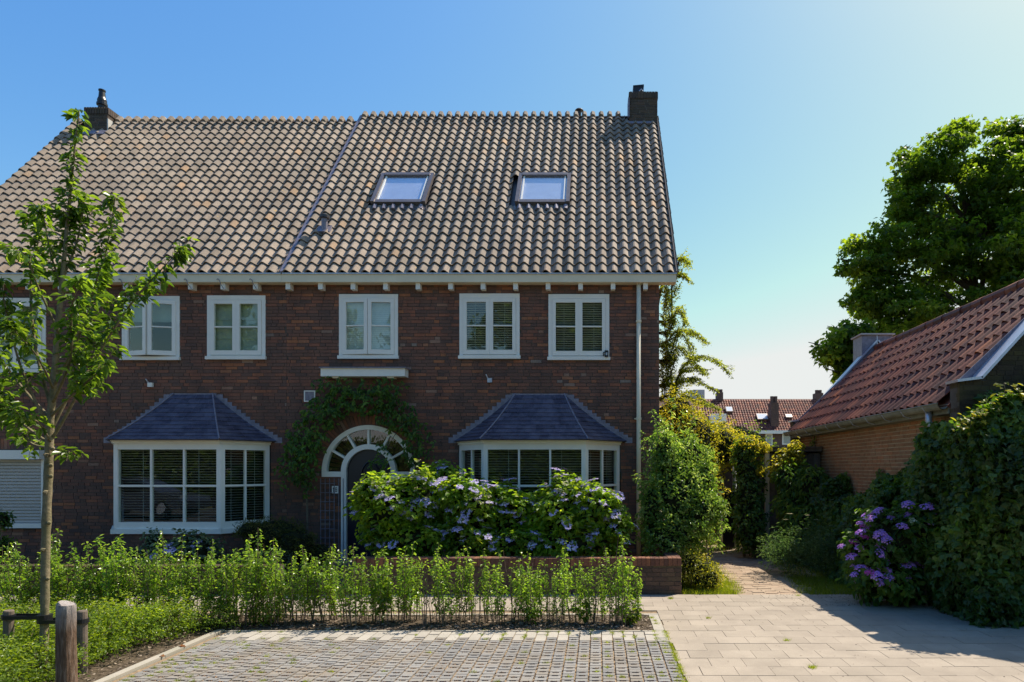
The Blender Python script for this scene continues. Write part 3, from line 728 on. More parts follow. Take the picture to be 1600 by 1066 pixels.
def tile_mesh(name, W, GA, A, mat, lift=.030, over=.05, thick=.016, seg=9, ph=.28):
    m = MB(); us = [-.018+(W+.03)*i/seg for i in range(seg+1)]
    f = lambda u: A*math.cos(2*math.pi*(u/W-ph))+.010*(1-u/W)
    L = GA+over; vs = []
    for v, z0 in ((-.0, lift), (L, 0.0)):
        vs += [(u, v, f(u)+z0) for u in us]
    n = seg+1
    vs += [(u, .004, f(u)+lift-thick) for u in us]
    fs = [(i, i+1, n+i+1, n+i) for i in range(seg)]+[(2*n+i, 2*n+i+1, i+1, i) for i in range(seg)]
    fs += [(2*n, 0, n), (seg, 2*n+seg, n+seg)]
    m.add(vs, fs, 0.0); return m.mesh(name, mat)
TW, TG = 0.209, 0.2505
TM = tile_mesh('roof_tile', TW, TG, .034, M['tile'], lift=.040, thick=.022)
def roof_tiles(parent, x0, ncol, nrow, skip, mesh, TW, TG, O0, U, V, N, mat, limit=300, name='roof_tile'):
    me = mesh; co = np.zeros(len(me.vertices)*3, dtype=np.float32); me.vertices.foreach_get('co', co); co = co.reshape(-1, 3)
    polys = [tuple(p.vertices) for p in me.polygons]
    lst = []
    for j in range(nrow):
        for i in range(ncol):
            u, v = i*TW, j*TG
            if skip(u+TW/2, v+TG/2): continue
            lst.append((i, j, O0+U*(u+rnd.uniform(-.003, .003))+V*(v+rnd.uniform(-.004, .004))+N*rnd.uniform(-.003, .003)))
    lst.sort(key=lambda t: (t[2]-V3(0, 0, H)).length)
    pl = wloc(parent); R = Matrix((U, V, N)).transposed().to_4x4()
    for (i, j, p) in lst[:limit]:
        o = bpy.data.objects.new(name, me); C.objects.link(o); o.parent = parent
        o.matrix_local = Matrix.Translation(p-pl) @ R @ Matrix.Rotation(rnd.uniform(-.012, .012), 4, 'Z')
    rest = lst[limit:]
    if rest:
        Rm = np.array(Matrix((U, V, N)).transposed()); base = co @ Rm.T
        P = np.array([tuple(p) for _, _, p in rest])
        Vv = (base[None]+P[:, None, :]).reshape(-1, 3)-np.array(pl)
        k = len(co); rn = np.repeat(RG.random(len(rest)), k)
        q4 = np.array([p for p in polys if len(p) == 4]); q3 = np.array([p for p in polys if len(p) == 3])
        off = (np.arange(len(rest))*k)[:, None, None]
        me2 = np_mesh('tile_field', Vv, [(q4[None]+off).reshape(-1, 4), (q3[None]+off).reshape(-1, 3)], mat, rn)
        link('tile_field', me2, parent, pl, 'stuff')
SKY = [  # skylight rectangles on the slope: x0,x1, v0,v1
    (-4.72, -3.585, 2.33, 3.50, 'roof window nearer the party seam'), (-1.728, -.598, 2.33, 3.50, 'roof window nearer the chimney')]
def build_roof(house, x0, x1, d, skip, ncol):
    L = d/CT
    m = MB(); O = V3(0, RY, RZ); fr = (O, EX, RV, RN)
    m.fbox(fr, x0, x1, -.0, L, -.12, -.055)
    O2 = V3(0, RY+d, RZ+1.272*d); fr2 = (O2, EX, V3(0, CT, -ST), V3(0, ST, CT))
    m.fbox(fr2, x0, x1, 0.002, L, -.12, -.02)
    roof = m.build('roof', M['darkmetal'], house)
    nrow = int(L/TG)
    roof_tiles(roof, x0, ncol, nrow, skip, TM, TW, TG, V3(x0, RY, RZ)+RV*-.01, EX, RV, RN, M['tile'])
    return roof
def skip_r(u, v):
    x = XP+.03+u
    if any(a-.04 < x < b+.04 and v0-.02 < v < v1+.12 for a, b, v0, v1, _ in SKY): return True
    return x > .72 and x < 1.25 and v > 6.15
roof_r = build_roof(house_r, XP+.03, 1.44, 4.05, skip_r, 35)
roof_l = build_roof(house_l, -12.83, XP-.03, 3.88, lambda u, v: (-12.83+u) < -11.75 and (-12.83+u) > -12.55 and v > 5.7, 33)
fr = (V3(0, RY, RZ), EX, RV, RN)
m = MB(); m.fbox(fr, XP-.035, XP+.035, 0, 6.5, -.054, .035); m.build('party_seam', M['lead'], roof_r)
m = MB(); m.fbox(fr, 1.44, 1.456, -.01, 6.5, -.14, .045); m.build('verge_board', M['darkmetal'], roof_r)
# ridge caps: last half tiles show as a wavy line
for house, x0, n, d in ((roof_r, XP+.03, 35, 4.05), (roof_l, -12.83, 33, 3.88)):
    m = MB()
    for i in range(n):
        x = x0+i*TW+.28*TW
        if house is roof_r and .66 < x < 1.45: continue
        if house is roof_l and x < -11.8: continue
        c = V3(x, RY+d-.04, RZ+1.272*d-.01)
        m.tube([c+V3(0, -.10, -.085), c+V3(0, .0, .035), c+V3(0, .10, .02), c+V3(0, .2, -.09)], [.062, .066, .066, .062], 6)
    m.build('ridge_tiles', M['tile'], house, 'stuff')
# roof windows
for k, (a, b, v0, v1, lab) in enumerate(SKY):
    m = MB(); t = .075
    m.fbox(fr, a, a+t, v0, v1, -.03, .11); m.fbox(fr, b-t, b, v0, v1, -.03, .11)
    m.fbox(fr, a+t, b-t, v0, v0+.10, -.03, .095); m.fbox(fr, a+t, b-t, v1-.10, v1, -.03, .12)
    m.fbox(fr, a-.03, b+.03, v0-.16, v0, -.02, .01)
    o = m.build('roof_window', M['alu'], roof_r, label=lab)
    m = MB()
    m.fbox(fr, a+t+.03, a+t+.06, v0+.10, v1-.10, .02, .088); m.fbox(fr, b-t-.06, b-t-.03, v0+.10, v1-.10, .02, .088)
    m.build('inner_frame', M['white'], o)
    m = MB(); m.fbox(fr, a+t+.001, b-t-.001, v0+.101, v1-.101, .070, .076); m.build('pane', M['glass_roof'], o)
    m = MB(); m.fbox(fr, a+t+.002, b-t-.002, v0+.102, v1-.102, .045, .052); m.build('blind', M['blind_white'], o)  # white sheet added close behind the glass, standing in for bright reflected sky
    m = MB()
    for q in range(6):
        x = a+.1+q*.19; m.tube([fr[0]+EX*x+RV*(v0-.17)+RN*.02, fr[0]+EX*x+RV*(v0-.05)+RN*.035], .05, 6)
    m.build('lead_flashing', M['lead'], o)
# vents
m = MB(); c = V3(XX(507, 12.7), 12.70, ZZ(358, 12.7))
m.tube([c+V3(0, 0, -.05), c+V3(0, 0, .20)], .058, 12); m.build('vent_pipe', M['lead'], roof_r)
m = MB(); m.tube([c+V3(0, 0, .20), c+V3(0, 0, .215), c+V3(0, 0, .27), c+V3(0, 0, .30)], [.058, .095, .095, .03], 12); m.build('vent_cowl', M['darkmetal'], roof_r)
m = MB(); fv = (c, EX, RV, RN); m.fbox(fv, -.13, .13, -.11, .10, -.02, .02); m.build('vent_flashing', M['lead'], roof_r)
for (px, py, Y, rf) in ((246, 187, 15.9, roof_l), (905, 173, 16.0, roof_r)):
    m = MB(); c = PT(px, py+2, Y); m.tube([c+V3(0, 0, -.2), c, c+V3(0, 0, .03), c+V3(0, 0, .06)], [.05, .05, .11, .08], 10); m.build('ridge_vent', M['darkmetal'], rf)

# chimneys
def chimney(house, x0, x1, y0, y1, ztop, zbot, cream_side):
    m = MB(); m.box(x0+.008, x1-.008, y0+.008, y1-.008, zbot, ztop-.008)
    ch = m.build('chimney', M['chim_mortar'], house)
    pcs = []
    cz = ztop-.16
    for (O, U, N, w) in ((V3(x0, y0, 0), EX, V3(0, -1, 0), x1-x0), (V3(x1, y0, 0), EY, V3(1, 0, 0), y1-y0), (V3(x0, y1, 0), V3(0, -1, 0), V3(-1, 0, 0), y1-y0)):
        pcs += bond_bricks((O, U, EZ, N), 0.0, w, zbot, cz, lambda z: [], rnd)
        k = int(w/.062)
        for i in range(k): pcs.append((O+U*((i+.5)*w/k)+EZ*(ztop-.078)+N*-.02, U, EZ, N, (w/k-.010, .155, .07)))
    place_pieces('brick', pcs, M['chim_brick'], ch, 300)
    return ch
ch = chimney(house_r, .758, 1.440, 15.62, 16.22, 11.04, 9.6, False)
# cowl box on the right chimney
m = MB(); c = V3(.98, 15.80, 11.03)
m.box(c.x-.125, c.x+.13, c.y-.12, c.y+.12, 11.045, 11.20); m.sweep_xz([(c.x-.13, 11.2), (c.x+.135, 11.2), (c.x+.135, 11.255), (c.x+.09, 11.25), (c.x-.13, 11.23)], c.y-.13, c.y+.13)
cw = m.build('chimney_cowl', M['black'], ch)
m = MB(); m.tube([c+V3(.02, -.13, .05), c+V3(.07, -.135, .10), c+V3(.11, -.13, .05)], .018, 6); m.build('cowl_hook', M['zinc'], cw)
m = MB(); m.box(.72, .757, 15.55, 15.9, 10.40, 10.86); m.fbox(fr, .70, 1.36, 6.02, 6.16, -.05, .05); m.build('lead_flashing', M['lead'], ch)
cl = chimney(house_l, -12.36, -11.80, 15.39, 16.05, 10.53, 9.2, True)
m = MB(); c = V3(XX(162, 15.7), 15.65, 10.53)
m.tube([c+V3(0, 0, -.02), c+V3(0, 0, .18), c+V3(0, 0, .19), c+V3(0, 0, .24), c+V3(0, 0, .25), c+V3(0, 0, .32), c+V3(0, 0, .39), c+V3(0, 0, .53), c+V3(0, 0, .54), c+V3(0, 0, .57), c+V3(0, 0, .58)],
       [.085, .085, .115, .115, .10, .10, .075, .062, .075, .075, .02], 16)
m.build('flue_pipe', M['black'], cl, smooth=False)
m = MB(); m.fbox(fr, -12.45, -11.72, 5.45, 5.62, -.05, .06); m.build('lead_flashing', M['lead'], cl)
m = MB(); m.box(-11.81, -11.782, 15.38, 15.95, 9.7, 10.26); m.build('mortar_skirt', M['render'], cl)

# gutters and rafter ends
def eaves(house, x0, x1, hooks):
    m = MB(); m.box(x0, x1, RY, RY+.03, 5.306, 5.452); m.box(x0, x1, RY+.03, YF+.02, 5.304, 5.33)
    g = m.build('gutter_board', M['cream'], house)
    m = MB(); m.box(x0-.01, x1+.01, RY-.022, RY+.028, 5.453, 5.474); m.build('gutter_lip', M['zinc'], house)
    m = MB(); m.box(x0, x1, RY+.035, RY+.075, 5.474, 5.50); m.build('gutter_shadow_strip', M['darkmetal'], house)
    for k in range(-3, 24):
        x = (551.5-50.8*(10-k)-PX)/F*11.92
        if not (x0+.05 < x < x1-.1): continue
        m = MB(); m.box(x-.042, x+.042, RY+.045, YF, 5.185, 5.303); o = m.build('rafter_end', M['white'], house)
        if hooks: 
            m = MB(); m.tube([V3(x+.03, RY+.03, 5.19), V3(x-.005, RY-.022, 5.27), V3(x-.02, RY-.028, 5.33), V3(x-.05, RY-.022, 5.36), V3(x-.08, RY-.010, 5.35)], .007, 5); m.build('gutter_hook', M['lead'], o)
eaves(house_r, XP, 1.446, False); eaves(house_l, -12.85, XP-.004, True)
# downpipe
m = MB(); x = XX(998, 11.97)
m.tube([V3(x, 11.97, 5.30), V3(x, 11.97, .05)], .042, 14)
dp = m.build('downpipe', M['cream'], house_r, smooth=True)
m = MB(); 
for z in (2.78, 4.6, .95): m.tube([V3(x, 11.97, z-.02), V3(x, 11.97, z+.02)], .052, 14)
m.box(x-.08, x+.01, 11.97, 12.04, 2.77, 2.79); m.build('pipe_clamp', M['cream'], dp)

# windows
def rotf(O, ang): return (O, V3(math.cos(ang), -math.sin(ang), 0), EZ, V3(-math.sin(ang), -math.cos(ang), 0))
def blind_slats(fr, u0, u1, v0, v1, n, mat, parent, tilt=.5, pitch=.042, sub='blind'):
    O, U, V, N = fr; m = MB(); z = v0+.02
    D = (N*math.cos(tilt)+V*math.sin(tilt)); Nn = (V*math.cos(tilt)-N*math.sin(tilt))
    while z < v1-.01:
        m.fbox((O+V*z+N*n, U, D, Nn), u0, u1, -.017, .017, -.001, .001); z += pitch
    for u in (u0+(u1-u0)*.22, u0+(u1-u0)*.78): m.fbox(fr, u-.0035, u+.0035, v0, v1, n+.020, n+.021)
    m.build(sub, mat, parent)
def window(house, x0, x1, z0, z1, ang, blind, lab):
    t = .068; m = MB()
    m.fbox(FR, x0, x0+t, z0, z1, -.10, .012); m.fbox(FR, x1-t, x1, z0, z1, -.10, .012)
    m.fbox(FR, x0+t, x1-t, z1-.085, z1, -.10, .014)
    m.fbox(FR, x0+t, x1-t, z0, z0+.02, -.10, .010)
    if ang == 0: m.fbox(FR, (x0+x1)/2-.018, (x0+x1)/2+.018, z0+.02, z1-.085, -.10, .004)
    w_ = m.build('window', M['white'], house, label=lab)
    m = MB(); m.fbox(FR, x0-.018, x1+.018, z0-.062, z0-.002, -.10, .05); m.build('sill', M['white'], w_)
    W2 = (x1-x0)/2-t-.004; zt, zb = z1-.09, z0+.024
    for side in (0, 1):
        a = math.radians(ang)
        if side == 0: O = V3(x0+t+.003, YF+.006, 0); f = rotf(O, a); s = 1
        else:
            O = V3(x1-t-.003, YF+.006, 0); c_, s_ = math.cos(a), math.sin(a)
            f = (O, V3(c_, s_, 0), EZ, V3(s_, -c_, 0)); s = -1
        R = lambda p, q: (min(s*p, s*q), max(s*p, s*q))
        m = MB(); st = .066
        for (p, q, za, zb_, n1) in ((0, st, zb, zt, .030), (W2-st, W2, zb, zt, .030), (st, W2-st, zt-.068, zt, .028), (st, W2-st, zb, zb+.085, .028), (st, W2-st, (zt+zb)/2+.003, (zt+zb)/2+.026, .022)):
            u0_, u1_ = R(p, q); m.fbox(f, u0_, u1_, za, zb_, -.03, n1)
        m.build('casement', M['white'], w_)
        u0_, u1_ = R(st, W2-st)
        zm = (zt+zb)/2
        gm = 'glass_sky' if blind == 'white' else 'glass'
        for (za, zb_) in ((zb+.0855, zm+.0025), (zm+.0265, zt-.0685)):
            m = MB(); m.fbox(f, u0_+.001, u1_-.001, za, zb_, -.004, .002); m.build('pane', M[gm], w_)
    bx0, bx1 = x0+t, x1-t
    if blind in ('venetian', 'white'):
        blind_slats(FR, bx0, bx1, z0+.03, z1-.09, -.062, M['blind_white' if blind == 'white' else 'blind_dark'], w_, tilt=(1.15 if blind == 'white' else .55), pitch=(.036 if blind == 'white' else .043))
    else:
        lo = z0+.03 if blind == 'shade' else (z0+z1)/2+.1
        m = MB(); z = z1-.09
        while z > lo+.01:
            z2 = max(z-.36, lo); m.fbox(FR, bx0+.01, bx1-.01, z2, z, -.085-.004*rnd.random(), -.078); m.fbox(FR, bx0+.01, bx1-.01, z2, z2+.012, -.0775, -.070); z = z2
        m.build('shade', M['shade'], w_)
    return w_
for (a, b, t, bt, ang, bl, lab, h) in WIN:
    wn = window(house_l if h == 'l' else house_r, wx(a), wx(b), wz(bt), wz(t), ang, bl, lab)
# little camera on the last window frame
c = V3(XX(947.5, 12.0), 12.0, ZZ(553, 12.0))
camt = thing('security_camera', 'small black outdoor camera fixed to the frame of the window nearest the downpipe', 'camera', c)
m = MB(); m.box(c.x-.03, c.x+.035, c.y-.03, c.y+.035, c.z-.06, c.z+.06); m.build('housing', M['black'], camt)
m = MB(); m.tube([c+V3(-.032, .01, .03), c+V3(-.055, .01, .03), c+V3(-.055, .01, -.03), c+V3(-.032, .01, -.03)], .008, 6); m.build('bracket', M['black'], camt)
m = MB(); m.box(c.x-.012, c.x+.018, c.y-.034, c.y-.031, c.z-.03, c.z+.02); m.build('lens_plate', M['zinc'], camt)

# roller shutter window far left
m = MB(); x1 = wx(71); m.fbox(FR, XL, x1, 2.02, 2.19, -.06, .14); sh = m.build('shutter_box', M['white'], house_l)
m = MB(); z = .83
while z < 1.99: m.fbox(FR, XL, x1-.05, z, z+.042, -.03, .018); m.fbox(FR, XL, x1-.05, z+.042, z+.060, -.03, -.012); z += .060
m.build('shutter_slats', M['shutter'], sh, 'stuff')
m = MB(); m.fbox(FR, x1-.05, x1, .82, 2.02, -.06, .04); m.fbox(FR, XL, x1+.01, .73, .82, -.06, .06); m.build('shutter_sill', M['white'], sh)

# canopy
m = MB(); x0, x1 = XX(501, 11.83), XX(632.5, 11.83); zt, zb = ZZ(575.5, 11.83), ZZ(588, 11.83)
m.box(x0, x1, 11.83, YF, zb, zt); cp = m.build('canopy', M['white'], house_r)
m = MB(); m.box(x0-.02, x1+.03, 11.80, YF, zt+.001, zt+.022); m.build('canopy_cover', M['lead'], cp)
for px in (525, 611):
    m = MB(); x = XX(px, 11.9); m.sweep_xz([(x-.06, zb-.001), (x-.06, zb-.03), (x+.06, zb-.03), (x+.06, zb-.001)], 11.86, YF); m.build('canopy_bracket', M['cream'], cp)

# front door with fanlight
def arc_band(m, cx, cz, r0, r1, y0, y1, a0=0, a1=math.pi, n=40):
    vs = []; 
    for k in range(n+1):
        a = a0+(a1-a0)*k/n
        for (r, y) in ((r0, y0), (r1, y0), (r1, y1), (r0, y1)): vs.append((cx+r*math.cos(a), y, cz+r*math.sin(a)))
    fs = []
    for k in range(n):
        for q in range(4): fs.append((k*4+q, k*4+(q+1) % 4, k*4+4+(q+1) % 4, k*4+4+q))
    fs += [(3, 2, 1, 0), (n*4, n*4+1, n*4+2, n*4+3)]
    m.add(vs, fs)
m = MB(); y0, y1 = YF-.02, YF+.10
arc_band(m, DOORX, SPR, RO-.085, RO, y0, y1); arc_band(m, DOORX, SPR, RI-.095, RI, y0+.003, y1)
for a in (30, 60, 90, 120, 150):
    a = math.radians(a); U = V3(math.cos(a), 0, math.sin(a)); V = V3(-math.sin(a), 0, math.cos(a)); Nn = V3(0, -1, 0)
    m.fbox((V3(DOORX, YF, SPR), U, V, Nn), RI-.001, RO-.084, -.019, .019, -.09, .012)
for s in (-1, 1):
    a, b = sorted((DOORX+s*(RI-.001), DOORX+s*RO)); m.box(a, b, y0+.002, y1, SPR-.10, SPR-.001)
    a, b = sorted((DOORX+s*(RI-.095), DOORX+s*(RI-.002))); m.box(a, b, y0+.004, y1, .13, SPR-.001)
df = m.build('door_frame', M['white'], house_r)
for k in range(6):
    a0, a1 = math.pi*k/6, math.pi*(k+1)/6
    m = MB(); arc_band(m, DOORX, SPR, RI+.002, RO-.087, YF+.03, YF+.034, a0+.03, a1-.03, 8); m.build('fanlight_pane', M['glass'], df)
m = MB()
for k in range(30):
    a = math.pi*(k+.5)/30; U = V3(math.cos(a), 0, math.sin(a)); V = V3(-math.sin(a), 0, math.cos(a)); Nn = V3(0, -1, 0)
    m.fbox((V3(DOORX, YF+.30, SPR), U, V, Nn), RI-.02, RO+.02, -.030, .030, -.05, .0)
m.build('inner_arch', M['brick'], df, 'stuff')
m = MB(); r = RI-.097
pts = [(DOORX-r, .135), (DOORX+r, .135), (DOORX+r, SPR)]+[(DOORX+r*math.cos(math.pi*k/24), SPR+r*math.sin(math.pi*k/24)) for k in range(1, 24)]+[(DOORX-r, SPR)]
m.sweep_xz(pts, YF+.05, YF+.10); dr = m.build('door', M['navy'], house_r)
m = MB(); c = V3(DOORX+.02, YF+.045, 1.62)
vs = [(c.x+.17*math.cos(t), c.y, c.z+.34*math.sin(t)) for t in [2*math.pi*k/24 for k in range(24)]]
m.add(vs, [tuple(range(23, -1, -1))]); m.build('oval_pane', M['glass_sky'], dr)
m = MB()
for k in range(24):
    pass
m.tube([V3(c.x+.185*math.cos(2*math.pi*k/24), c.y-.003, c.z+.355*math.sin(2*math.pi*k/24)) for k in range(25)], .016, 6, caps=False); m.build('oval_frame', M['navy'], dr)
m = MB(); m.tube([V3(DOORX-.33, YF+.02, 1.12), V3(DOORX-.33, YF-.01, 1.12)], .028, 12); m.build('door_knob', M['zinc'], dr)
m = MB(); m.fbox(FR, DOORX-RO+.06, DOORX-RI-.12, .42, 1.60, .015, .018)
m2 = MB()
for i in range(6): x = DOORX-RO-.02+i*.085; m2.fbox(FR, x, x+.010, .15, 1.66, .02, .032)
for i in range(9): z = .2+i*.17; m2.fbox(FR, DOORX-RO-.02, DOORX-RI-.10, z, z+.010, .033, .043)
m2.build('trellis', M['lead'], house_r)
# house number plate 18
m = MB(); x0, x1, z0, z1 = wx(519), wx(529), wz(771), wz(759.5)
m.fbox(FR, x0, x1, z0, z1, .0, .012); npl = m.build('number_plate', M['white'], house_r)
def seg(m, segs, x, z, w, h):
    for (a, b, c_, d) in segs: m.fbox(FR, x+a*w, x+c_*w, z+b*h, z+d*h, .0125, .014)
m = MB(); hh = (z1-z0)*.62; zz = z0+(z1-z0)*.19; ww = (x1-x0)*.30
seg(m, [(.35, 0, .68, 1), (.1, .72, .35, .86)], x0+.012, zz, ww, hh)
seg(m, [(0, 0, .25, 1), (.75, 0, 1, 1), (.25, 0, .75, .14), (.25, .43, .75, .57), (.25, .86, .75, 1)], x0+.062, zz, ww, hh)
m.build('digits', M['black'], npl)
# vents and small lamps on the wall
m = MB(); x0, x1, z0, z1 = wx(476.5), wx(492), wz(627), wz(611.5)
m.fbox(FR, x0, x1, z0, z1, 0, .008); g = m.build('wall_vent', M['lead'], house_r, label='square vent with a white border')
m = MB()
for (a, b, c_, d) in ((x0-.012, x0+.008, z0-.012, z1+.012), (x1-.008, x1+.012, z0-.012, z1+.012), (x0+.008, x1-.008, z0-.012, z0+.008), (x0+.008, x1-.008, z1-.008, z1+.012)): m.fbox(FR, a, b, c_, d, .0, .018)
m.build('vent_border', M['white'], g)
for px, py, hs, mt in ((236, 601, house_l, 'white'), (765, 594, house_r, 'zinc')):
    m = MB(); x, z = wx(px), wz(py); m.fbox(FR, x-.035, x+.05, z-.05, z+.03, 0, .05); o = m.build('wall_lamp', M[mt], hs)
    m = MB(); m.tube([V3(x-.03, YF-.03, z+.03), V3(x-.045, YF-.05, z+.07), V3(x-.06, YF-.06, z+.10)], .012, 6); m.build('lamp_arm', M['zinc'], o)

# bay windows
def bay(house, key, T0, T1, ztop):
    xa, xb, xc, xd = BAYS[key]
    A, B, Cc, D = V3(xa, YF, 0), V3(xb, YB, 0), V3(xc, YB, 0), V3(xd, YF, 0)
    facets = ((A, B, 2), (B, Cc, 3), (Cc, D, 2))
    bt = link('bay_window', None, house, (0.5*(xa+xd), YF, 0)); bt.empty_display_size = .1
    fm, sm, bm = MB(), MB(), MB(); pcs = []
    zg0, zg1 = .895, 2.185; zm = 1.54
    for (p, q, nc) in facets:
        d = (q-p); L = d.length; d.normalize(); n = V3(d.y, -d.x, 0)
        f = (p, d, EZ, n)
        pw = .075
        fm.fbox(f, 0.0, pw, BZ0, BZ1, -.08, .0); fm.fbox(f, L-pw, L, BZ0, BZ1, -.08, .0)
        fm.fbox(f, pw, L-pw, zg1, BZ1, -.08, -.004); fm.fbox(f, pw, L-pw, BZ0, zg0, -.08, -.004)
        fm.fbox(f, pw, L-pw, zm-.018, zm+.018, -.06, -.010)
        cw_ = (L-2*pw)/nc
        for i in range(1, nc): fm.fbox(f, pw+cw_*i-.017, pw+cw_*i+.017, zg0, zg1, -.062, -.008)
        for i in range(nc):
            for (za, zb_) in ((zg0, zm-.018), (zm+.018, zg1)):
                m = MB(); a = pw+cw_*i+(.018 if i else .001); b = pw+cw_*(i+1)-(.018 if i < nc-1 else .001)
                m.fbox(f, a, b, za+.001, zb_-.001, -.040, -.034); m.build('pane', M['glass'], bt)
        # sill and base
        sm.fbox(f, -.03, L+.03, BZ0-.085, BZ0-.001, -.05, .035)
        # cornice with a sloped face
        O, U, V, N = f
        for (n0, n1, za, zb_) in ((-.05, .045, 2.332, 2.352), (-.05, .02, 2.29, 2.3315)): fm.fbox(f, -.02, L+.02, za, zb_, n0, n1)
        bm.fbox(f, 0, L, .0, BZ0-.086, -.12, -.009)
        pcs += bond_bricks(f, 0.0, L, 0.03, BZ0-.09, lambda z: [], rnd)
        blind_slats(f, .06, L-.06, zg0-.02, zg1+.02, -.13, M['blind_dark'], bt, tilt=.35, pitch=.047, sub='blind')
    fm.build('frame', M['white'], bt); sm.build('sill', M['white'], bt)
    bs = bm.build('base', M['mortar'], bt)
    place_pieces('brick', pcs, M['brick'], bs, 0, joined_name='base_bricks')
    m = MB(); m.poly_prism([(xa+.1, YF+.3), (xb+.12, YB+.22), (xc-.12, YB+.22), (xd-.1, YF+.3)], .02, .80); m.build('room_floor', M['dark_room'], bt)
    # roof
    oh = .12; ze = 2.356
    Ae, Be, Ce, De = V3(xa-.10, YF-.002, ze), V3(xb-.045, YB-oh, ze), V3(xc+.045, YB-oh, ze), V3(xd+.14, YF-.002, ze)
    t0, t1 = V3(T0, YF-.02, ztop), V3(T1, YF-.02, ztop)
    rm = MB(); slates = []
    def facet(p, q, tq, tp):
        rows = 11; pts = []
        for r in range(rows+1):
            t = r/rows; sag = .05*math.sin(math.pi*t)
            a = p.lerp(tp, t)-V3(0, 0, sag); b = q.lerp(tq, t)-V3(0, 0, sag); pts.append((a, b))
        nn = (pts[0][1]-pts[0][0]).cross(pts[5][0]-pts[0][0]).normalized()
        for r in range(rows):
            (a, b), (a2, b2) = pts[r], pts[r+1]
            rm.add([a-nn*.012, b-nn*.012, b2-nn*.012, a2-nn*.012], [(0, 1, 2, 3)])
            L = (b-a).length; L2 = (b2-a2).length; n_ = max(1, int(L/.17)); o_ = .5*(r % 2)
            for i in range(-1, n_+1):
                s0, s1 = max(0, (i+o_)/n_), min(1, (i+1+o_)/n_)
                if s1-s0 < .02: continue
                g = .0025/max(L, .05)
                # same physical columns; clip by the narrower top
                P0, P1 = a.lerp(b, s0+g), a.lerp(b, s1-g); Q0, Q1 = a2.lerp(b2, s0+g), a2.lerp(b2, s1-g)
                h = .010+rnd.uniform(0, .003)
                slates.append(([P0+nn*h, P1+nn*h, Q1+nn*.001, Q0+nn*.001, P0, P1]))
    facet(Ae, Be, t0, t0); facet(Be, Ce, t1, t0); facet(Ce, De, t1, t1)
    rf = rm.build('bay_roof', M['lead'], bt)
    m = MB()
    for v in slates: m.add(v, [(0, 1, 2, 3), (4, 5, 1, 0)])
    m.build('slates', M['slate'], rf, 'stuff')
    m = MB()
    for (p, t) in ((Be, t0), (Ce, t1)):
        m = MB(); m.tube([p.lerp(t, k/8)-V3(0, 0, .05*math.sin(math.pi*k/8)-.018) for k in range(9)], .014, 6)
        m.build('hip_roll', M['lead'], rf)
    m = MB(); m.fbox(FR, T0-.06, T1+.06, ztop-.09, ztop+.02, .0, .022)
    for (e, t, s) in ((Ae, t0, -1), (De, t1, 1)):
        for k in range(14):
            q = k/14; x_ = e.x+(t.x-e.x)*q; z_ = e.z+(t.z-e.z)*q-.05*math.sin(math.pi*q)
            w_ = .10
            a, b = sorted((x_-s*.04, x_+s*w_)); m.fbox(FR, a, b, z_-.03, z_+.075, .003+.0004*k, .009+.0004*k)
    m.build('stepped_flashing', M['lead'], rf)
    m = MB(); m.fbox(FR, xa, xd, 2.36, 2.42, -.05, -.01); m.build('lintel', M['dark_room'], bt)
bay(house_l, 'l', -7.99, -7.25, 3.24); bay(house_r, 'r', -1.566, -.64, 3.235)

# ================================================================== GARDEN WALLS
def garden_wall(x0, x1, top, label, ret=None, mb='wall_brick', mc='cap_brick'):
    t = thing('garden_wall', label, 'wall', ((x0+x1)/2, YW, 0), 'low brick walls along the pavement')
    m = MB(); m.box(x0+.008, x1-.008, YW+.008, YW+.20, -.05, top-.012)
    if ret: m.box(x1-.20, x1-.008, YW+.2, ret, -.05, top-.012)
    core = m.build('wall_core', M['mortar'], t)
    f = (V3(0, YW, 0), EX, EZ, V3(0, -1, 0))
    pcs = bond_bricks(f, x0, x1, -.01, top-.115, lambda z: [], rnd, course=.0655, joint=.009)
    if ret: pcs += bond_bricks((V3(x1, YW, 0), EY, EZ, V3(1, 0, 0)), .05, ret-YW, -.01, top-.115, lambda z: [], rnd, course=.0655, joint=.009)
    place_pieces('brick', pcs, M[mb], core, 300)
    caps = []; x = x0
    while x < x1-.03:
        caps.append((V3(x+.032, YW+.10, top-.055+rnd.uniform(-.003, .003)), EX, EY, EZ, (.055, .215, .11))); x += .0655
    if ret:
        y = YW+.24
        while y < ret: caps.append((V3(x1-.10, y, top-.055), EX, EY, EZ, (.21, .055, .11))); y += .0655
    place_pieces('cap_brick', caps, M[mc], core, 300)
garden_wall(-3.62, 1.226, .525, 'low brick wall with rowlock cap in front of the big hydrangeas', 12.0)
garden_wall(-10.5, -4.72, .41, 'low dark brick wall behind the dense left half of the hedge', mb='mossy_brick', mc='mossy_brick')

# ================================================================== GARAGE
GXW, GXE, GZE, GY0, GY1 = 4.75, 4.50, 2.705, 8.10, 15.15
GXR, GZR = 6.55, 4.64
gar = thing('garage', 'small brick outbuilding with red pantile roof and lead capped gables beside the alley', 'outbuilding', (6.5, 11.6, 0))
m = MB(); m.box(GXW+.009, GXW+.2, GY0+.21, GY1-.12, -.05, 2.66); gw = m.build('wall', M['garage_mortar'], gar)
f = (V3(GXW, 0, 0), V3(0, -1, 0), EZ, V3(-1, 0, 0))
pcs = bond_bricks(f, -GY1+.1, -GY0-.2, .0, 2.62, lambda z: [], rnd, joint=.013)
place_pieces('brick', [p for p in pcs if p[0].z > 1.2], M['garage_brick'], gw, 300, joined_name='brickwork')
GT = (GZR-GZE)/(GXR-GXE); gth = math.atan(GT); GU, GN = V3(math.cos(gth), 0, math.sin(gth)), V3(-math.sin(gth), 0, math.cos(gth))
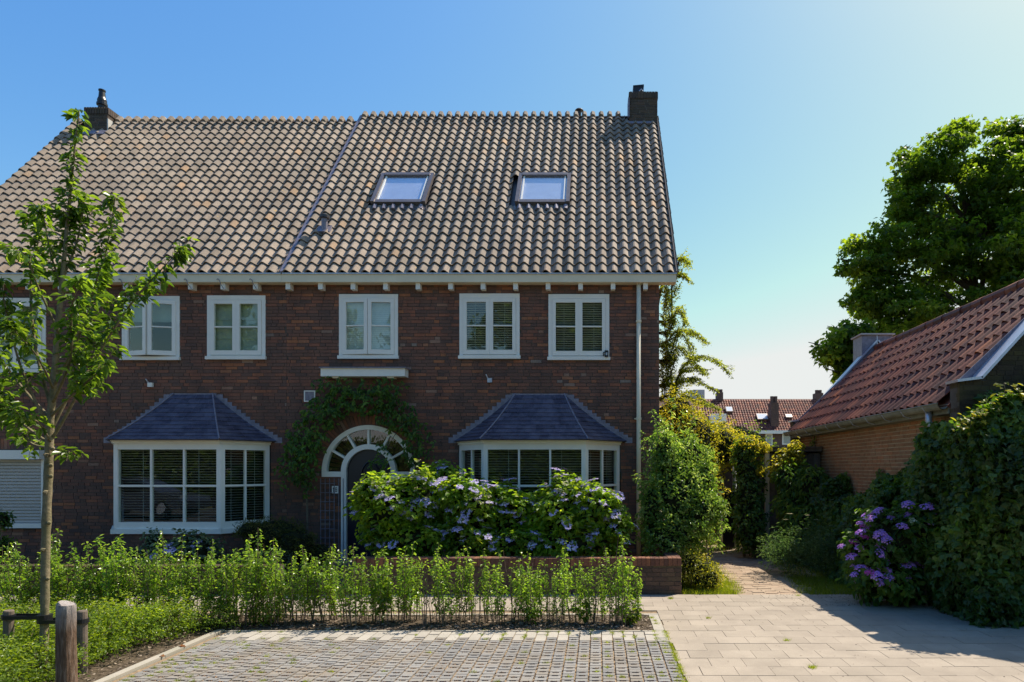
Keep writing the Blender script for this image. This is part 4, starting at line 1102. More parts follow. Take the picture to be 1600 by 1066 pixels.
GL = (GXR-GXE)/math.cos(gth)
m = MB(); gf = (V3(GXE, 0, GZE), V3(0, 1, 0), GU, GN)
m.fbox(gf, GY0+.2, GY1-.1, .0, GL, -.12, -.05)
gf2 = (V3(GXR, 0, GZR), V3(0, 1, 0), V3(math.cos(gth), 0, -math.sin(gth)), V3(math.sin(gth), 0, math.cos(gth)))
m.fbox(gf2, GY0+.2, GY1-.1, .002, GL, -.12, -.01)
groof = m.build('roof', M['tile_red'], gar)
RTW, RTG = .205, .335
RTM = tile_mesh('pantile', RTW, RTG, .026, M['tile_red'], lift=.026, thick=.014)
nt_ = int((GY1-GY0-.36)/RTW)
roof_tiles(groof, 0, nt_, 8, lambda u, v: False, RTM, RTW, RTG+.008, V3(GXE-.03, GY1-.16, GZE+.0), V3(0, -1, 0), GU, GN, M['tile_red'], 300, name='pantile')
m = MB(); y = GY0+.22
while y < GY1-.2:
    m.tube([V3(GXR+rnd.uniform(-.01, .01), y, GZR+.02), V3(GXR, y+.33, GZR+.028)], [.105, .095], 10, r=rnd.random()); y += .31
m.build('ridge_tiles', M['tile_red'], groof, 'stuff')
# gutter
m = MB(); k = 8
ring = lambda r: [(GXE-.02+r*math.cos(math.pi+math.pi*i/k), GZE-.015+r*math.sin(math.pi+math.pi*i/k)) for i in range(k+1)]
a, b = ring(.075), ring(.069)
for i in range(k):
    for R in (a, b):
        m.add([(R[i][0], GY0+.22, R[i][1]), (R[i+1][0], GY0+.22, R[i+1][1]), (R[i+1][0], GY1+.1, R[i+1][1]), (R[i][0], GY1+.1, R[i][1])], [(0, 1, 2, 3)], .5)
m.tube([V3(GXE-.095, GY0+.22, GZE-.01), V3(GXE-.095, GY1+.1, GZE-.01)], .012, 6)
m.box(GXE+.05, GXW-.0, GY0+.22, GY1-.1, GZE-.14, GZE-.06)
gg = m.build('gutter', M['darkmetal'], gar)
gg.data.materials[0] = plain('mossy_zinc_gutter', (.20, .20, .15), .6, .3, .35, 6)
y = GY0+.6
while y < GY1:
    m = MB(); m.tube([V3(GXW, y, GZE-.10), V3(GXE+.05, y, GZE-.13), V3(GXE-.05, y, GZE-.10), V3(GXE-.10, y, GZE-.03)], .008, 5); m.build('gutter_bracket', M['zinc'], gg); y += .62
m = MB(); m.tube([V3(GXE, GY0+.62, GZE-.08), V3(GXE, GY0+.62, GZE-.22), V3(GXE+.05, GY0+.58, GZE-.34), V3(GXW-.07, GY0+.50, GZE-.46), V3(GXW-.07, GY0+.50, .1)], .045, 12); m.build('rain_pipe', M['zinc'], gar, smooth=True)
# gables with parapets
def gable(y0, y1, mat, face_brick, chimney_top):
    zt = .20
    pts = [(GXW-.18, -.05), (GXW-.18, GZE+.24+.0), (GXW+.10, GZE+.27), (GXR, GZR+zt), (2*GXR-GXW-.10, GZE+.27), (2*GXR-GXW+.18, GZE+.24), (2*GXR-GXW+.18, -.05)]
    m = MB(); m.sweep_xz(pts[::-1], y0+.008, y1); g = m.build('gable_wall', M['mortar'], gar)
    pcs = []
    if face_brick:
        def cut(z):
            xr = 9
            if z < GZE+.24: return []
            t = (z-(GZE+.27))/((GZR+zt)-(GZE+.27)); xa = GXW+.10+(GXR-GXW-.10)*t
            return [(GXW-.3, xa+.01), (2*GXR-xa-.01, 99)]
        pcs = bond_bricks((V3(0, y0, 0), EX, EZ, V3(0, -1, 0)), GXW-.18, 2*GXR-GXW+.18, .9, GZR+zt, cut, rnd)
        pcs += bond_bricks((V3(GXW-.18, 0, 0), V3(0, -1, 0), EZ, V3(-1, 0, 0)), -y1, -y0, .5, GZE+.22, lambda z: [], rnd)
        place_pieces('brick', pcs, mat, g, 300, joined_name='brickwork')
    m = MB(); yy0, yy1 = y0-.035, y1+.03
    def cap(p, q, th=.035):
        d = V3(q[0]-p[0], 0, q[1]-p[1]); L = d.length; d.normalize(); n = V3(-d.z, 0, d.x)
        m.fbox((V3(p[0], 0, p[1]), d, EY, n), 0, L, yy0, yy1, .001, th)
    cap((GXW-.22, GZE+.235), (GXW+.10, GZE+.275)); cap((GXW+.10, GZE+.275), (GXR-.0, GZR+zt)); cap((GXR, GZR+zt), (2*GXR-GXW-.10, GZE+.275))
    m.build('lead_capping', M['zinc'], g, 'stuff')
    m = MB(); m.fbox((V3(GXW+.05, y1+.002 if y0 < 10 else y0-.012, GZE+.02), GU, V3(0, 1, 0), GN), .0, GL+.1, .0, .012, -.05, .28) ; m.build('lead_upstand', M['lead'], g)
    if chimney_top:
        m = MB(); m.box(GXR-.36, GXR+.36, y0-.0, y1+.3, GZR-.25, GZR+.34); c = m.build('lead_clad_stack', M['lead'], g)
        m = MB(); m.box(GXR-.40, GXR+.40, y0-.05, y1+.35, GZR+.341, GZR+.375); m.build('stack_cap', M['render'], c)
        m = MB(); m.box(GXR-.02, GXR+.0, y0-.014, y0-.001, GZR-.1, GZR+.34); m.build('lead_seam', M['zinc'], c)
gable(GY0, GY0+.22, M['mossy_brick'], True, False); gable(GY1-.12, GY1+.1, M['mossy_brick'], False, True)
m = MB(); m.box(2*GXR-GXW-.2, 2*GXR-GXW, GY0+.22, GY1-.13, -.05, 2.66); m.build('rear_wall', M['garage_brick'], gar)

# ================================================================== ALLEY SHEDS, BIN
def planks(parent, fr, u0, u1, v0, v1, w_, mat, name='plank', th=.02):
    u = u0
    while u < u1-.02:
        m = MB(); b = min(u+w_-.006, u1); m.fbox(fr, u, b, v0, v1, 0, th+rnd.uniform(0, .004)); m.build(name, mat, parent); u += w_
Y1 = 13.6
sx0, sx1 = XX(1196, Y1), XX(1262, Y1)
zt = ZZ(699, Y1)
sh = thing('garden_shed', 'narrow flat-roofed timber shed with dark rain pipe between the ivy column and the outbuilding', 'shed', ((sx0+sx1)/2, Y1, 0))
m = MB(); m.box(sx0, GXW-.02, Y1+.03, Y1+1.3, -.03, zt-.12); body = m.build('shed_wall', M['timber'], sh)
planks(body, (V3(0, Y1+.03, 0), EX, EZ, V3(0, -1, 0)), sx0+.10, GXW-.03, .0, zt-.13, .115, M['timber'])
m = MB(); m.box(sx0-.06, GXW-.02, Y1-.08, Y1+1.4, zt-.09, zt-.01); m.box(sx0-.10, GXW-.02, Y1-.12, Y1+1.45, zt-.012, zt+.012); m.build('shed_roof', M['timber'], sh)
m = MB(); m.box(sx0-.01, sx0+.08, Y1-.02, Y1+.028, -.03, zt-.09); m.build('corner_board', M['cream'], sh)
m = MB(); m.tube([V3(sx0-.07, Y1-.02, zt-.05), V3(sx0-.07, Y1-.02, 0)], .038, 10); m.build('rain_pipe', M['darkmetal'], sh, smooth=True)
m = MB(); m.box(sx0-.30, sx0-.14, Y1-.25, Y1-.10, -.03, zt-.10); m.build('corner_post', M['timber'], sh)
Y2 = 15.2
g = thing('carport', 'open timber lean-to with pale fascia board and whitish post, deep in the alley', 'shed', (XX(1140, Y2), Y2, 0))
m = MB(); m.box(XX(1131, Y2), XX(1156, Y2), Y2-.05, Y2, ZZ(738, Y2), ZZ(721, Y2)); m.build('fascia_board', M['timber'], g)
m = MB(); m.tube([V3(XX(1146.5, Y2), Y2-.1, -.03), V3(XX(1146.5, Y2), Y2-.1, ZZ(729, Y2))], .05, 10); m.build('post', M['pole'], g, smooth=True)
m = MB(); m.box(XX(1129, Y2), XX(1131.5, Y2), Y2, Y2+.06, -.03, ZZ(738, Y2)); m.build('back_post', M['timber'], g)
m = MB(); m.box(XX(1120, Y2), XX(1160, Y2), Y2+1.0, Y2+1.1, -.03, ZZ(735, Y2)); m.box(XX(1131, Y2), XX(1156, Y2), Y2, Y2+1.0, ZZ(721.5, Y2), ZZ(719, Y2)); m.build('back_wall', M['darkmetal'], g)
bx, by = XX(1135.5, 14.9), 14.9
b = thing('wheelie_bin', 'dark blue-black wheeled bin standing against the whitish post in the alley', 'bin', (bx, by, -.03))
zb = ZZ(770, by)
m = MB(); m.add([(bx-.13, by-.22, .02), (bx+.13, by-.22, .02), (bx+.13, by+.22, .02), (bx-.13, by+.22, .02), (bx-.16, by-.28, zb-.06), (bx+.16, by-.28, zb-.06), (bx+.16, by+.3, zb-.06), (bx-.16, by+.3, zb-.06)],
    [(0, 3, 2, 1), (4, 5, 6, 7), (0, 1, 5, 4), (1, 2, 6, 5), (2, 3, 7, 6), (3, 0, 4, 7)]); m.build('bin_body', M['navy'], b)
m = MB(); m.box(bx-.175, bx+.175, by-.31, by+.32, zb-.058, zb-.01); m.sweep_xz([(bx-.16, zb-.01), (bx+.16, zb-.01), (bx+.12, zb+.03), (bx-.12, zb+.03)], by-.28, by+.28); m.build('lid', M['navy'], b)
for s in (-1, 1):
    m = MB(); m.tube([V3(bx+s*.12, by+.25, .07), V3(bx+s*.16, by+.25, .07)], .095, 14); m.build('wheel', M['black'], b)

# ================================================================== FAR ROW OF HOUSES
Yf = 60.0
row = thing('row_house', 'distant terrace with long red tiled roof, chimneys and roof windows beyond the alley', 'house', (XX(1200, Yf), Yf, 0))
x0, x1 = XX(1020, Yf), XX(1420, Yf)
ze, zr = ZZ(674, Yf), ZZ(622.5, Yf+3)
m = MB(); m.box(x0, x1, Yf, Yf+8, 0, ze); fw = m.build('wall', M['far_brick'], row)
m = MB(); fr_y = 3.6
m.add([(x0, Yf-.3, ze), (x1, Yf-.3, ze), (x1, Yf+fr_y, zr), (x0, Yf+fr_y, zr), (x1, Yf+8, ze), (x0, Yf+8, ze)], [(0, 1, 2, 3), (3, 2, 4, 5)])
fr_ = m.build('roof', M['tile_red'], row)
m = MB(); V_ = V3(0, fr_y+.3, zr-ze); Lr = V_.length; V_.normalize(); N_ = V3(0, -V_.z, V_.y)
O_ = V3(0, Yf-.3, ze)
k = 0; u = XX(1090, Yf)
while u < XX(1300, Yf):
    for j in range(int(Lr/.36)):
        m.add([O_+EX*u+V_*(j*.36)+N_*.02, O_+EX*(u+.14)+V_*(j*.36)+N_*.09, O_+EX*(u+.14)+V_*(j*.36+.36)+N_*.05, O_+EX*u+V_*(j*.36+.36)+N_*.0,
               O_+EX*(u+.25)+V_*(j*.36)+N_*.02, O_+EX*(u+.25)+V_*(j*.36+.36)+N_*.0], [(0, 1, 2, 3), (1, 4, 5, 2)])
    u += .25
m.build('tile_field', M['far_tile'] if 'far_tile' in M else M['tile_red'], fr_, 'stuff')
m = MB(); m.box(x0, x1, Yf-.5, Yf-.25, ze-.25, ze+.05); m.build('gutter', M['white'], row)
ff = (O_, EX, V_, N_)
def on_roof(py):   # slope distance where the roof shows at photo row py
    best = 0
    for q in range(200):
        p = O_+V_*(Lr*q/200)
        if PY-(p.z-H)/p.y*F > py: best = Lr*q/200
    return best
for (a, b, t, bt) in ((1135.5, 1146.5, 638, 645.5), (1181, 1198, 649, 657.5), (1226, 1236, 650, 654.5)):
    v0, v1 = on_roof(bt), on_roof(t)
    m = MB(); m.fbox(ff, XX(a, Yf+1.5), XX(b, Yf+1.5), v0, v1, .08, .22); o = m.build('roof_window', M['alu'], fr_)
    m = MB(); m.fbox(ff, XX(a, Yf+1.5)+.1, XX(b, Yf+1.5)-.1, v0+.1, v1-.1, .221, .235); m.build('pane', M['glass_roof'], o)
    m = MB(); m.fbox(ff, XX(a, Yf+1.5)+.08, XX(b, Yf+1.5)-.08, v0+.08, v1-.08, .2202, .2205); m.build('blind', M['blind_white'], o)
# dormer
m = MB(); dx0, dx1 = XX(1111, Yf), XX(1136, Yf); m.box(dx0, dx1, Yf+.3, Yf+3, ZZ(661, Yf), ZZ(646, Yf)); dm = m.build('dormer', M['white'], fr_)
m = MB(); m.box(dx0+.35, dx1-.35, Yf+.27, Yf+.298, ZZ(658, Yf), ZZ(650, Yf)); m.build('pane', M['glass'], dm)
for (px, pt, pb, w_, Yc) in ((1125.5, 613, 628, 4.5, 63.3), (1211, 629, 662, 6, 60.2), (1281, 614, 626, 5.5, 63.3)):
    xc = XX(px, Yc); ww = w_/F*Yc
    m = MB(); m.box(xc-ww, xc+ww, Yc, Yc+1.1, ZZ(pb, Yc)-.6, ZZ(pt, Yc)); c_ = m.build('chimney', M['far_brick'], fr_)
    for s in (-.5, .45):
        m = MB(); m.tube([V3(xc+s*ww, Yc+.4, ZZ(pt, Yc)-.02), V3(xc+s*ww, Yc+.4, ZZ(pt, Yc)+(.62 if px == 1211 else .32))], .17, 8); m.build('chimney_pot', M['far_brick'], c_)
m = MB(); Yb_ = 75; m.box(XX(1083, Yb_), XX(1101, Yb_), Yb_, Yb_+5, ZZ(640, Yb_), ZZ(609, Yb_))
o = m.build('rooftop_block', M['render'], None, None, loc=(XX(1092, Yb_), Yb_, ZZ(640, Yb_)), label='small grey rooftop block rising above the far ridge, left of the first chimney', category='building')
for (a, b, t, bt) in ((1222, 1236, 677, 695), (1160, 1178, 677, 697), (1196, 1207, 677, 696)):
    m = MB(); m.box(XX(a, Yf), XX(b, Yf), Yf-.06, Yf-.002, ZZ(bt, Yf), ZZ(t, Yf)); o = m.build('window', M['white'], fw)
    m = MB(); m.box(XX(a+2, Yf), XX(b-2, Yf), Yf-.09, Yf-.061, ZZ(bt-2, Yf), ZZ(t+3, Yf)); m.build('pane', M['shade'], o)

# ================================================================== STREET TREE, STAKES, POST
TY = 5.8
def tp(px, py, dy=0.0): return PT(px, py, TY+dy)
tree = thing('street_tree', 'young slender street tree tied between two stakes at the left', 'tree', (XX(69, TY), TY, 0))
def smooth_path(pts, n=6):
    P = [pts[0]]+pts+[pts[-1]]; out = []
    for i in range(1, len(P)-2):
        for k in range(n):
            t = k/n; a, b, c, d = P[i-1], P[i], P[i+1], P[i+2]
            out.append(.5*((2*b)+(c-a)*t+(2*a-5*b+4*c-d)*t*t+(3*b-a-3*c+d)*t*t*t))
    out.append(P[-2]); return out
trunk = smooth_path([V3(XX(68, TY), TY, -.05), tp(70, 950), tp(71, 880), tp(73, 800), tp(76, 730), tp(78, 670), tp(84, 600), tp(90, 520), tp(97, 440), tp(105, 350), tp(112, 280), tp(118, 220), tp(124, 172)], 5)
n = len(trunk); rad = []
for i, p in enumerate(trunk):
    z = p.z; r_ = .034 if z < 1.9 else max(.004, .031*(1-(z-1.9)/3.6)**1.15+.003)
    r_ *= 1+.05*math.sin(i*2.3)+(.10 if i in (14, 19, 24, 27) else 0); rad.append(r_)
rad[0] = .05; rad[1] = .042
m = MB(); m.tube(trunk, rad, 12); m.build('trunk', M['bark'], tree, smooth=True)
m = MB()
for (px, py, s) in ((79, 745, 1), (74, 712, -1), (82, 702, 1), (69, 860, -1), (76, 818, 1), (79, 728, 1), (73, 770, -1), (74, 905, 1)):
    c = tp(px-s*1, py, -.028); m.tube([c, c+V3(s*.022, -.012, .01), c+V3(s*.03, -.012, .012)], [.020, .016, .006], 7)
m.build('knots', M['bark'], tree, 'stuff')
BR = [([(79, 690), (108, 640), (150, 560), (205, 475), (258, 415), (299, 372)], -.35), ([(80, 672), (118, 590), (150, 470), (170, 370), (181, 305)], .3),
      ([(82, 645), (55, 540), (48, 440), (60, 370), (44, 336)], .2), ([(80, 680), (35, 580), (10, 490), (2, 432)], -.3), ([(80, 655), (30, 600), (-25, 520), (-50, 440)], .35),
      ([(79, 695), (20, 650), (-50, 580), (-95, 500)], -.1), ([(86, 600), (125, 520), (150, 440), (166, 395)], -.5), ([(88, 580), (140, 540), (185, 490), (215, 430)], .45),
      ([(80, 650), (120, 610), (155, 580), (183, 540)], -.6), ([(79, 700), (45, 690), (15, 640), (-10, 600)], .45), ([(78, 712), (95, 706), (118, 704)], -.1),
      ([(92, 520), (60, 450), (40, 400), (20, 390)], -.5), ([(82, 630), (110, 560), (112, 480), (130, 430)], -.8), ([(84, 610), (60, 560), (25, 520), (8, 505)], -.7),
      ([(79, 690), (60, 660), (40, 655), (22, 640)], -.5), ([(97, 450), (80, 400), (70, 350), (62, 320)], .0), ([(100, 430), (120, 380), (128, 330), (136, 300)], .1)]
LPt, LN, LT, LR = [], [], [], []
def leaf_along(path, step, sz, spread, start=0.25, droop=.5, out=None):
    """alternate leaves along a twig"""
    tot = 0; L = sum((path[i+1]-path[i]).length for i in range(len(path)-1)); s = L*start
    while s < L:
        acc = 0
        for i in range(len(path)-1):
            l_ = (path[i+1]-path[i]).length
            if acc+l_ >= s: break
            acc += l_
        t = (s-acc)/max(l_, 1e-5); p = path[i].lerp(path[i+1], min(t, 1)); d = (path[i+1]-path[i]).normalized()
        a = rnd.uniform(0, 6.28)
        side = d.orthogonal(); side.rotate(Matrix.Rotation(a, 3, d).to_quaternion() if False else Matrix.Rotation(a, 3, d))
        tipd = (side*1.0+d*.5+V3(0, 0, -droop)).normalized()
        nn = (V3(0, 0, 1)+side*.5+V3(rnd.gauss(0, .35), rnd.gauss(0, .35), rnd.gauss(0, .3))).normalized()
        LPt.append(p+side*rnd.uniform(0, spread)); LN.append(nn); LT.append(tipd*1.5)
        s += step*rnd.uniform(.6, 1.4)
bm_, tw = MB(), MB()
allb = []
for pts, dy in BR:
    k = len(pts)
    pth = smooth_path([tp(px, py, dy*(i/(k-1))**.8+rnd.uniform(-.03, .03)) for i, (px, py) in enumerate(pts)], 5)
    L = sum((pth[i+1]-pth[i]).length for i in range(len(pth)-1)); r0 = .004+.0055*min(L, 1.6)
    m = MB(); m.tube(pth, [r0*(1-i/(len(pth)-1))+.0022 for i in range(len(pth))], 7); m.build('branch', M['bark'], tree, smooth=True)
    allb.append((pth, L))
lead = trunk[len(trunk)//2+2:]
for (pth, L) in allb+[(lead, 3.2)]:
    leaf_along(pth, .020, .08, .03, .30)
    nt_w = int(L*(16.0 if pth is not lead else 16))
    for q in range(nt_w):
        t = rnd.uniform(.28, .97); i = min(int(t*(len(pth)-1)), len(pth)-2); p = pth[i].lerp(pth[i+1], rnd.random()); d = (pth[i+1]-pth[i]).normalized()
        side = d.orthogonal(); side.rotate(Matrix.Rotation(rnd.uniform(0, 6.28), 3, d))
        ln = rnd.uniform(.10, .27)*(1.2-.9*t)
        if pth is lead: ln *= (.95-.55*t)
        e = p+(side*.9+d*.7+V3(0, 0, .1)).normalized()*ln
        mid = p.lerp(e, .5)+V3(0, 0, .02)
        tw.tube([p, mid, e+V3(0, 0, -.02)], [.0035, .0026, .0012], 4, caps=False)
        leaf_along([p, mid, e], .021, .08, .014, .15)
tw.build('twigs', M['bark'], tree, 'stuff')
leaf_obj('foliage', [tuple(p) for p in LPt], [tuple(p) for p in LN], .080, M['leaf_street'], tree, tip=np.array([tuple(t) for t in LT]), tipj=.35, width=.48, kind=6, sj=.4)
print('street leaves', len(LPt))

def stake(px, py, wpx, label, Y, lean=0, mat='timber'):
    r_ = wpx/2/F*Y; x = XX(px, Y); zt_ = ZZ(py, Y)
    o = thing('tree_stake' if mat == 'timber' else 'wooden_post', label, 'stake' if mat == 'timber' else 'post', (x, Y, 0), 'stakes of the street tree' if mat == 'timber' else None)
    return o, x, zt_, r_
for px, py, lab in ((13.5, 953.5, 'round wooden stake at the far left, tied to the slender tree'), (128.5, 954, 'round wooden stake just behind the thick foreground post')):
    o, x, zt_, r_ = stake(px, py, 14, lab, TY)
    m = MB(); m.tube([V3(x, TY, -.05), V3(x, TY, zt_-.01), V3(x, TY, zt_)], [r_, r_, r_*.85], 14); m.build('pole', M['timber'], o, smooth=False)
xs = XX(13.5, TY), XX(128.5, TY)
xt = XX(70, TY)
o = thing('tree_tie', 'black rubber straps holding the slender tree between its two stakes', 'strap', (xt, TY, .42))
for xa, z0 in ((xs[0], ZZ(963.5, TY)), (xs[1], ZZ(970, TY))):
    m = MB(); s = 1 if xa > xt else -1
    for yy in (-.052, .045):
        m.box(min(xa, xt)-.0, max(xa, xt)+.0, TY+yy-.004, TY+yy+.004, z0-.017, z0+.017)
    m.build('strap', M['black'], o)
    for xc, rr in ((xa, .052), (xt, .058)):
        m = MB(); 
        vs = []
        m.tube([V3(xc, TY, z0-.019), V3(xc, TY, z0+.019)], rr, 16); m.build('strap_loop', M['black'], o)
# thick split post in front
PYY = 4.6; px0 = XX(103.5, PYY); zt_ = ZZ(943.5, PYY)
m = MB(); path = [V3(px0+.008, PYY, -.1), V3(px0+.004, PYY, .3), V3(px0, PYY, .6), V3(px0+.002, PYY, zt_-.03), V3(px0+.002, PYY, zt_-.004), V3(px0+.004, PYY, zt_)]
m.tube(path, [.066, .062, .060, .059, .056, .05], 22)
vv = [V3(*v) for v in m.v]
for i, v in enumerate(vv):
    a = math.atan2(v.y-PYY, v.x-px0); q = 1+.035*math.sin(a*5+v.z*1.1)+.025*math.sin(a*11+2+v.z*2)-.10*max(0, math.cos(a+1.9))**30
    m.v[i] = (px0+(v.x-px0)*q, PYY+(v.y-PYY)*q, v.z)
po = m.build('wooden_post', M['post'], None, None, loc=(px0, PYY, 0), label='thick weathered round post with split grain in the left foreground', category='post')

# ================================================================== PLANTS
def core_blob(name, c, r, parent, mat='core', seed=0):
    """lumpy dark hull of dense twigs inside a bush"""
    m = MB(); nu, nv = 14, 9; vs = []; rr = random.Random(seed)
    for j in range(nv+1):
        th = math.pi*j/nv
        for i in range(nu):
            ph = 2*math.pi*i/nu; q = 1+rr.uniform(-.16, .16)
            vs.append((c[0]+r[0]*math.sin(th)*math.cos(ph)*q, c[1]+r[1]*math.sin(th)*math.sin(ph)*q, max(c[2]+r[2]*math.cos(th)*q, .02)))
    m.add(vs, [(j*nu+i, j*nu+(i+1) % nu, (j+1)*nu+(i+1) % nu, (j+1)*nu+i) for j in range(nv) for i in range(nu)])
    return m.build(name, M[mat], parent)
def ell(px, py, Y, rx, rz, ry):
    return (XX(px, Y), Y, ZZ(py, Y)), (rx/F*Y, ry, rz/F*Y)
def bush(name, label, cat, ells, dens, size, mat, group=None, width=.55, kind=6, up=.55, jit=.6, shell=.5, core=.62, tip=(0, 0, -.5), stems=5, zmin=.03, lump=.2, base=None, tipj=.7):
    cx = sum(e[0][0] for e in ells)/len(ells); cy = sum(e[0][1] for e in ells)/len(ells)
    t = thing(name, label, cat, (cx, cy, zmin-.02) if base is None else base, group)
    Ps, Ns = [], []
    for k, (c, r) in enumerate(ells):
        area = 4*math.pi*((r[0]*r[1])**1.6/3+(r[0]*r[2])**1.6/3+(r[1]*r[2])**1.6/3)**(1/1.6)
        n = int(dens*area)
        P, D = blob_points(n, c, r, shell=shell, lump=lump)
        ok = P[:, 2] > zmin
        Ps.append(P[ok]); Ns.append(D[ok])
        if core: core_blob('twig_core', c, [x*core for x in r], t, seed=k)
    P = np.concatenate(Ps); D = np.concatenate(Ns)
    # small twig clumps: pull leaves towards random attractors so the mass breaks up
    na = max(8, len(P)//45); A = P[RG.integers(0, len(P), na)]
    ia = np.array([np.argmin(((A-p)**2).sum(1)) for p in P]) if len(P)*na < 3.0e7 else RG.integers(0, na, len(P))
    if len(P)*na < 3.0e7: P = P+(A[ia]-P)*(.30*RG.random((len(P), 1)))
    N = nrm(D*.55+np.array([0, 0, up])[None]+RG.normal(size=D.shape)*jit*.6)
    rb = .45+.25*np.sin(ia*12.9898) 
    tipv = D*.6+np.array(tip)[None]
    leaf_obj('foliage', P, N, size, M[mat], t, tip=tipv, tipj=tipj, width=width, kind=kind, rbias=rb)
    if stems:
        m = MB()
        for k in range(stems):
            c, r = rnd.choice(ells)
            a = V3(c[0]+rnd.uniform(-.3, .3)*r[0], c[1]+rnd.uniform(-.3, .3)*r[1], zmin-.03)
            b = V3(c[0]+rnd.uniform(-.7, .7)*r[0], c[1]+rnd.uniform(-.6, .6)*r[1], c[2]+rnd.uniform(0, .6)*r[2])
            m.tube([a, a.lerp(b, .5)+V3(rnd.uniform(-.05, .05), 0, .05), b], [.014, .010, .005], 5)
        m.build('stems', M['twig'], t, 'stuff')
    return t, P, D
# --- flower heads (shared meshes)
def head_mesh(mat, r, dome, n, ps, lace):
    P, N = [], []
    for k in range(n):
        a = rnd.uniform(0, 6.28); q = math.sqrt(rnd.random())
        if lace: q = .55+.45*q
        z = dome*math.sqrt(max(0, 1-q*q)) if dome > .03 else .01*rnd.random()
        P.append((r*q*math.cos(a), r*q*math.sin(a), z)); N.append((q*math.cos(a)*dome*12, q*math.sin(a)*dome*12, 1))
    V, Fc, rr = leaf_arrays(P, N, ps, width=.9, kind=4, tipj=1.0)
    return np_mesh('flower_head', V, Fc, M[mat], rr)
HB = [head_mesh('fl_blue', .074, .020, 56, .032, i == 2) for i in range(3)]
HC = [head_mesh('fl_cream', .05, .015, 30, .022, False) for i in range(2)]
HP = [head_mesh('fl_purple', .072, .05, 80, .028, False) for i in range(3)]
HK = [head_mesh('fl_pink', .07, .05, 70, .028, False)]
def heads(parent, P, D, n, meshes, pred, out=.03, sc=(.7, 1.25)):
    idx = [i for i in RG.permutation(len(P)) if pred(P[i], D[i])]
    taken = []; pl = wloc(parent)
    for i in idx:
        p = V3(*P[i]); 
        if any((p-q).length < .085 for q in taken): continue
        taken.append(p); d = V3(*D[i])
        up = (d*.55+V3(rnd.gauss(0, .2), rnd.gauss(0, .2)-.15, .9)).normalized()
        o = bpy.data.objects.new('flower_head', rnd.choice(meshes)); C.objects.link(o); o.parent = parent
        s = rnd.uniform(*sc)
        o.matrix_local = Matrix.Translation(p+d*out-pl) @ up.to_track_quat('Z', 'Y').to_matrix().to_4x4() @ Matrix.Scale(s, 4)
        if len(taken) >= n: break

# --- front hydrangeas behind the right wall
HYD = 'blue lacecap hydrangeas behind the low wall'
for ells, lab, nb, nc, dn in (
    ([ell(608, 800, 10.15, 55, 58, .42), ell(650, 790, 10.2, 52, 56, .42), ell(585, 770, 10.0, 30, 26, .3), ell(640, 845, 9.95, 70, 32, .25)], 'large blue hydrangea in full sun in front of the dark front door', 52, 24, 620),
    ([ell(738, 800, 10.25, 42, 58, .42), ell(715, 778, 10.15, 28, 34, .3), ell(735, 848, 10.0, 46, 30, .25)], 'blue hydrangea between the front door and the bay window, second from the left', 40, 14, 620),
    ([ell(800, 815, 10.35, 42, 52, .38), ell(785, 785, 10.4, 34, 32, .3), ell(808, 850, 10.0, 46, 28, .25)], 'darker, lower hydrangea in the middle of the row below the bay window', 26, 8, 600),
    ([ell(880, 802, 10.2, 52, 58, .42), ell(930, 800, 10.15, 50, 48, .4), ell(960, 825, 10.05, 26, 28, .25), ell(900, 848, 9.95, 78, 30, .25)], 'large blue hydrangea at the right end of the row, below the bay window', 64, 20, 620)):
    t, P, D = bush('hydrangea', lab, 'hydrangea', ells, dn, .088, 'leaf_hyd', HYD, width=.66, shell=.62, jit=.7, up=.85, zmin=.2, core=.60, stems=8)
    heads(t, P, D, nb, HB, lambda p, d: d[1] < .30 and d[2] > -.2)
    heads(t, P, D, nc, HC, lambda p, d: d[1] < .4 and d[2] > .1)
t, P, D = bush('hydrangea', 'small far hydrangea peeping over the second bush of the row', 'hydrangea', [ell(690, 742, 11.0, 26, 22, .25), ell(690, 800, 11.0, 22, 55, .2)], 520, .085, 'leaf_hyd', HYD, width=.66, zmin=.1, stems=3)
heads(t, P, D, 7, HB, lambda p, d: d[1] < .3 and d[2] > .1)
t, P, D = bush('hydrangea', 'shaded low hydrangea under the left bay window', 'hydrangea', [ell(300, 862, 10.3, 48, 32, .35), ell(270, 868, 10.2, 26, 22, .3)], 420, .08, 'leaf_grey', None, width=.62, zmin=.05, stems=3, core=.7)
t.children[-2]
heads(t, P, D, 9, HB, lambda p, d: d[1] < .2 and d[2] > .1)
bush('juniper', 'spreading dark juniper at the foot of the climbing plant, left of the door', 'juniper', [ell(430, 840, 10.9, 48, 32, .45), ell(395, 828, 10.8, 26, 14, .3), ell(462, 855, 10.7, 34, 34, .3)], 1500, .055, 'leaf_juniper', None, width=.22, kind=4, zmin=.05, up=.3, jit=1, tip=(0, 0, .3), core=.75)
bush('garden_shrub', 'low grey green small leaved shrub in front of the juniper', 'shrub', [ell(385, 885, 10.1, 42, 26, .35), ell(430, 882, 10.15, 34, 26, .3)], 1300, .030, 'leaf_grey', None, zmin=.05, kind=4, core=.75)
bush('garden_shrub', 'small dark shrub at the wall foot between shutter and left bay', 'shrub', [ell(205, 872, 10.8, 34, 20, .3), ell(240, 850, 11.2, 14, 24, .2)], 500, .06, 'leaf_grey', None, zmin=.05, core=.6, stems=2)
bush('garden_shrub', 'dark shrub at the very left edge below the roller shutter', 'shrub', [ell(2, 812, 10.8, 14, 18, .2), ell(0, 860, 10.8, 22, 30, .25)], 500, .06, 'leaf_vine', None, zmin=.05, core=.6, stems=2)
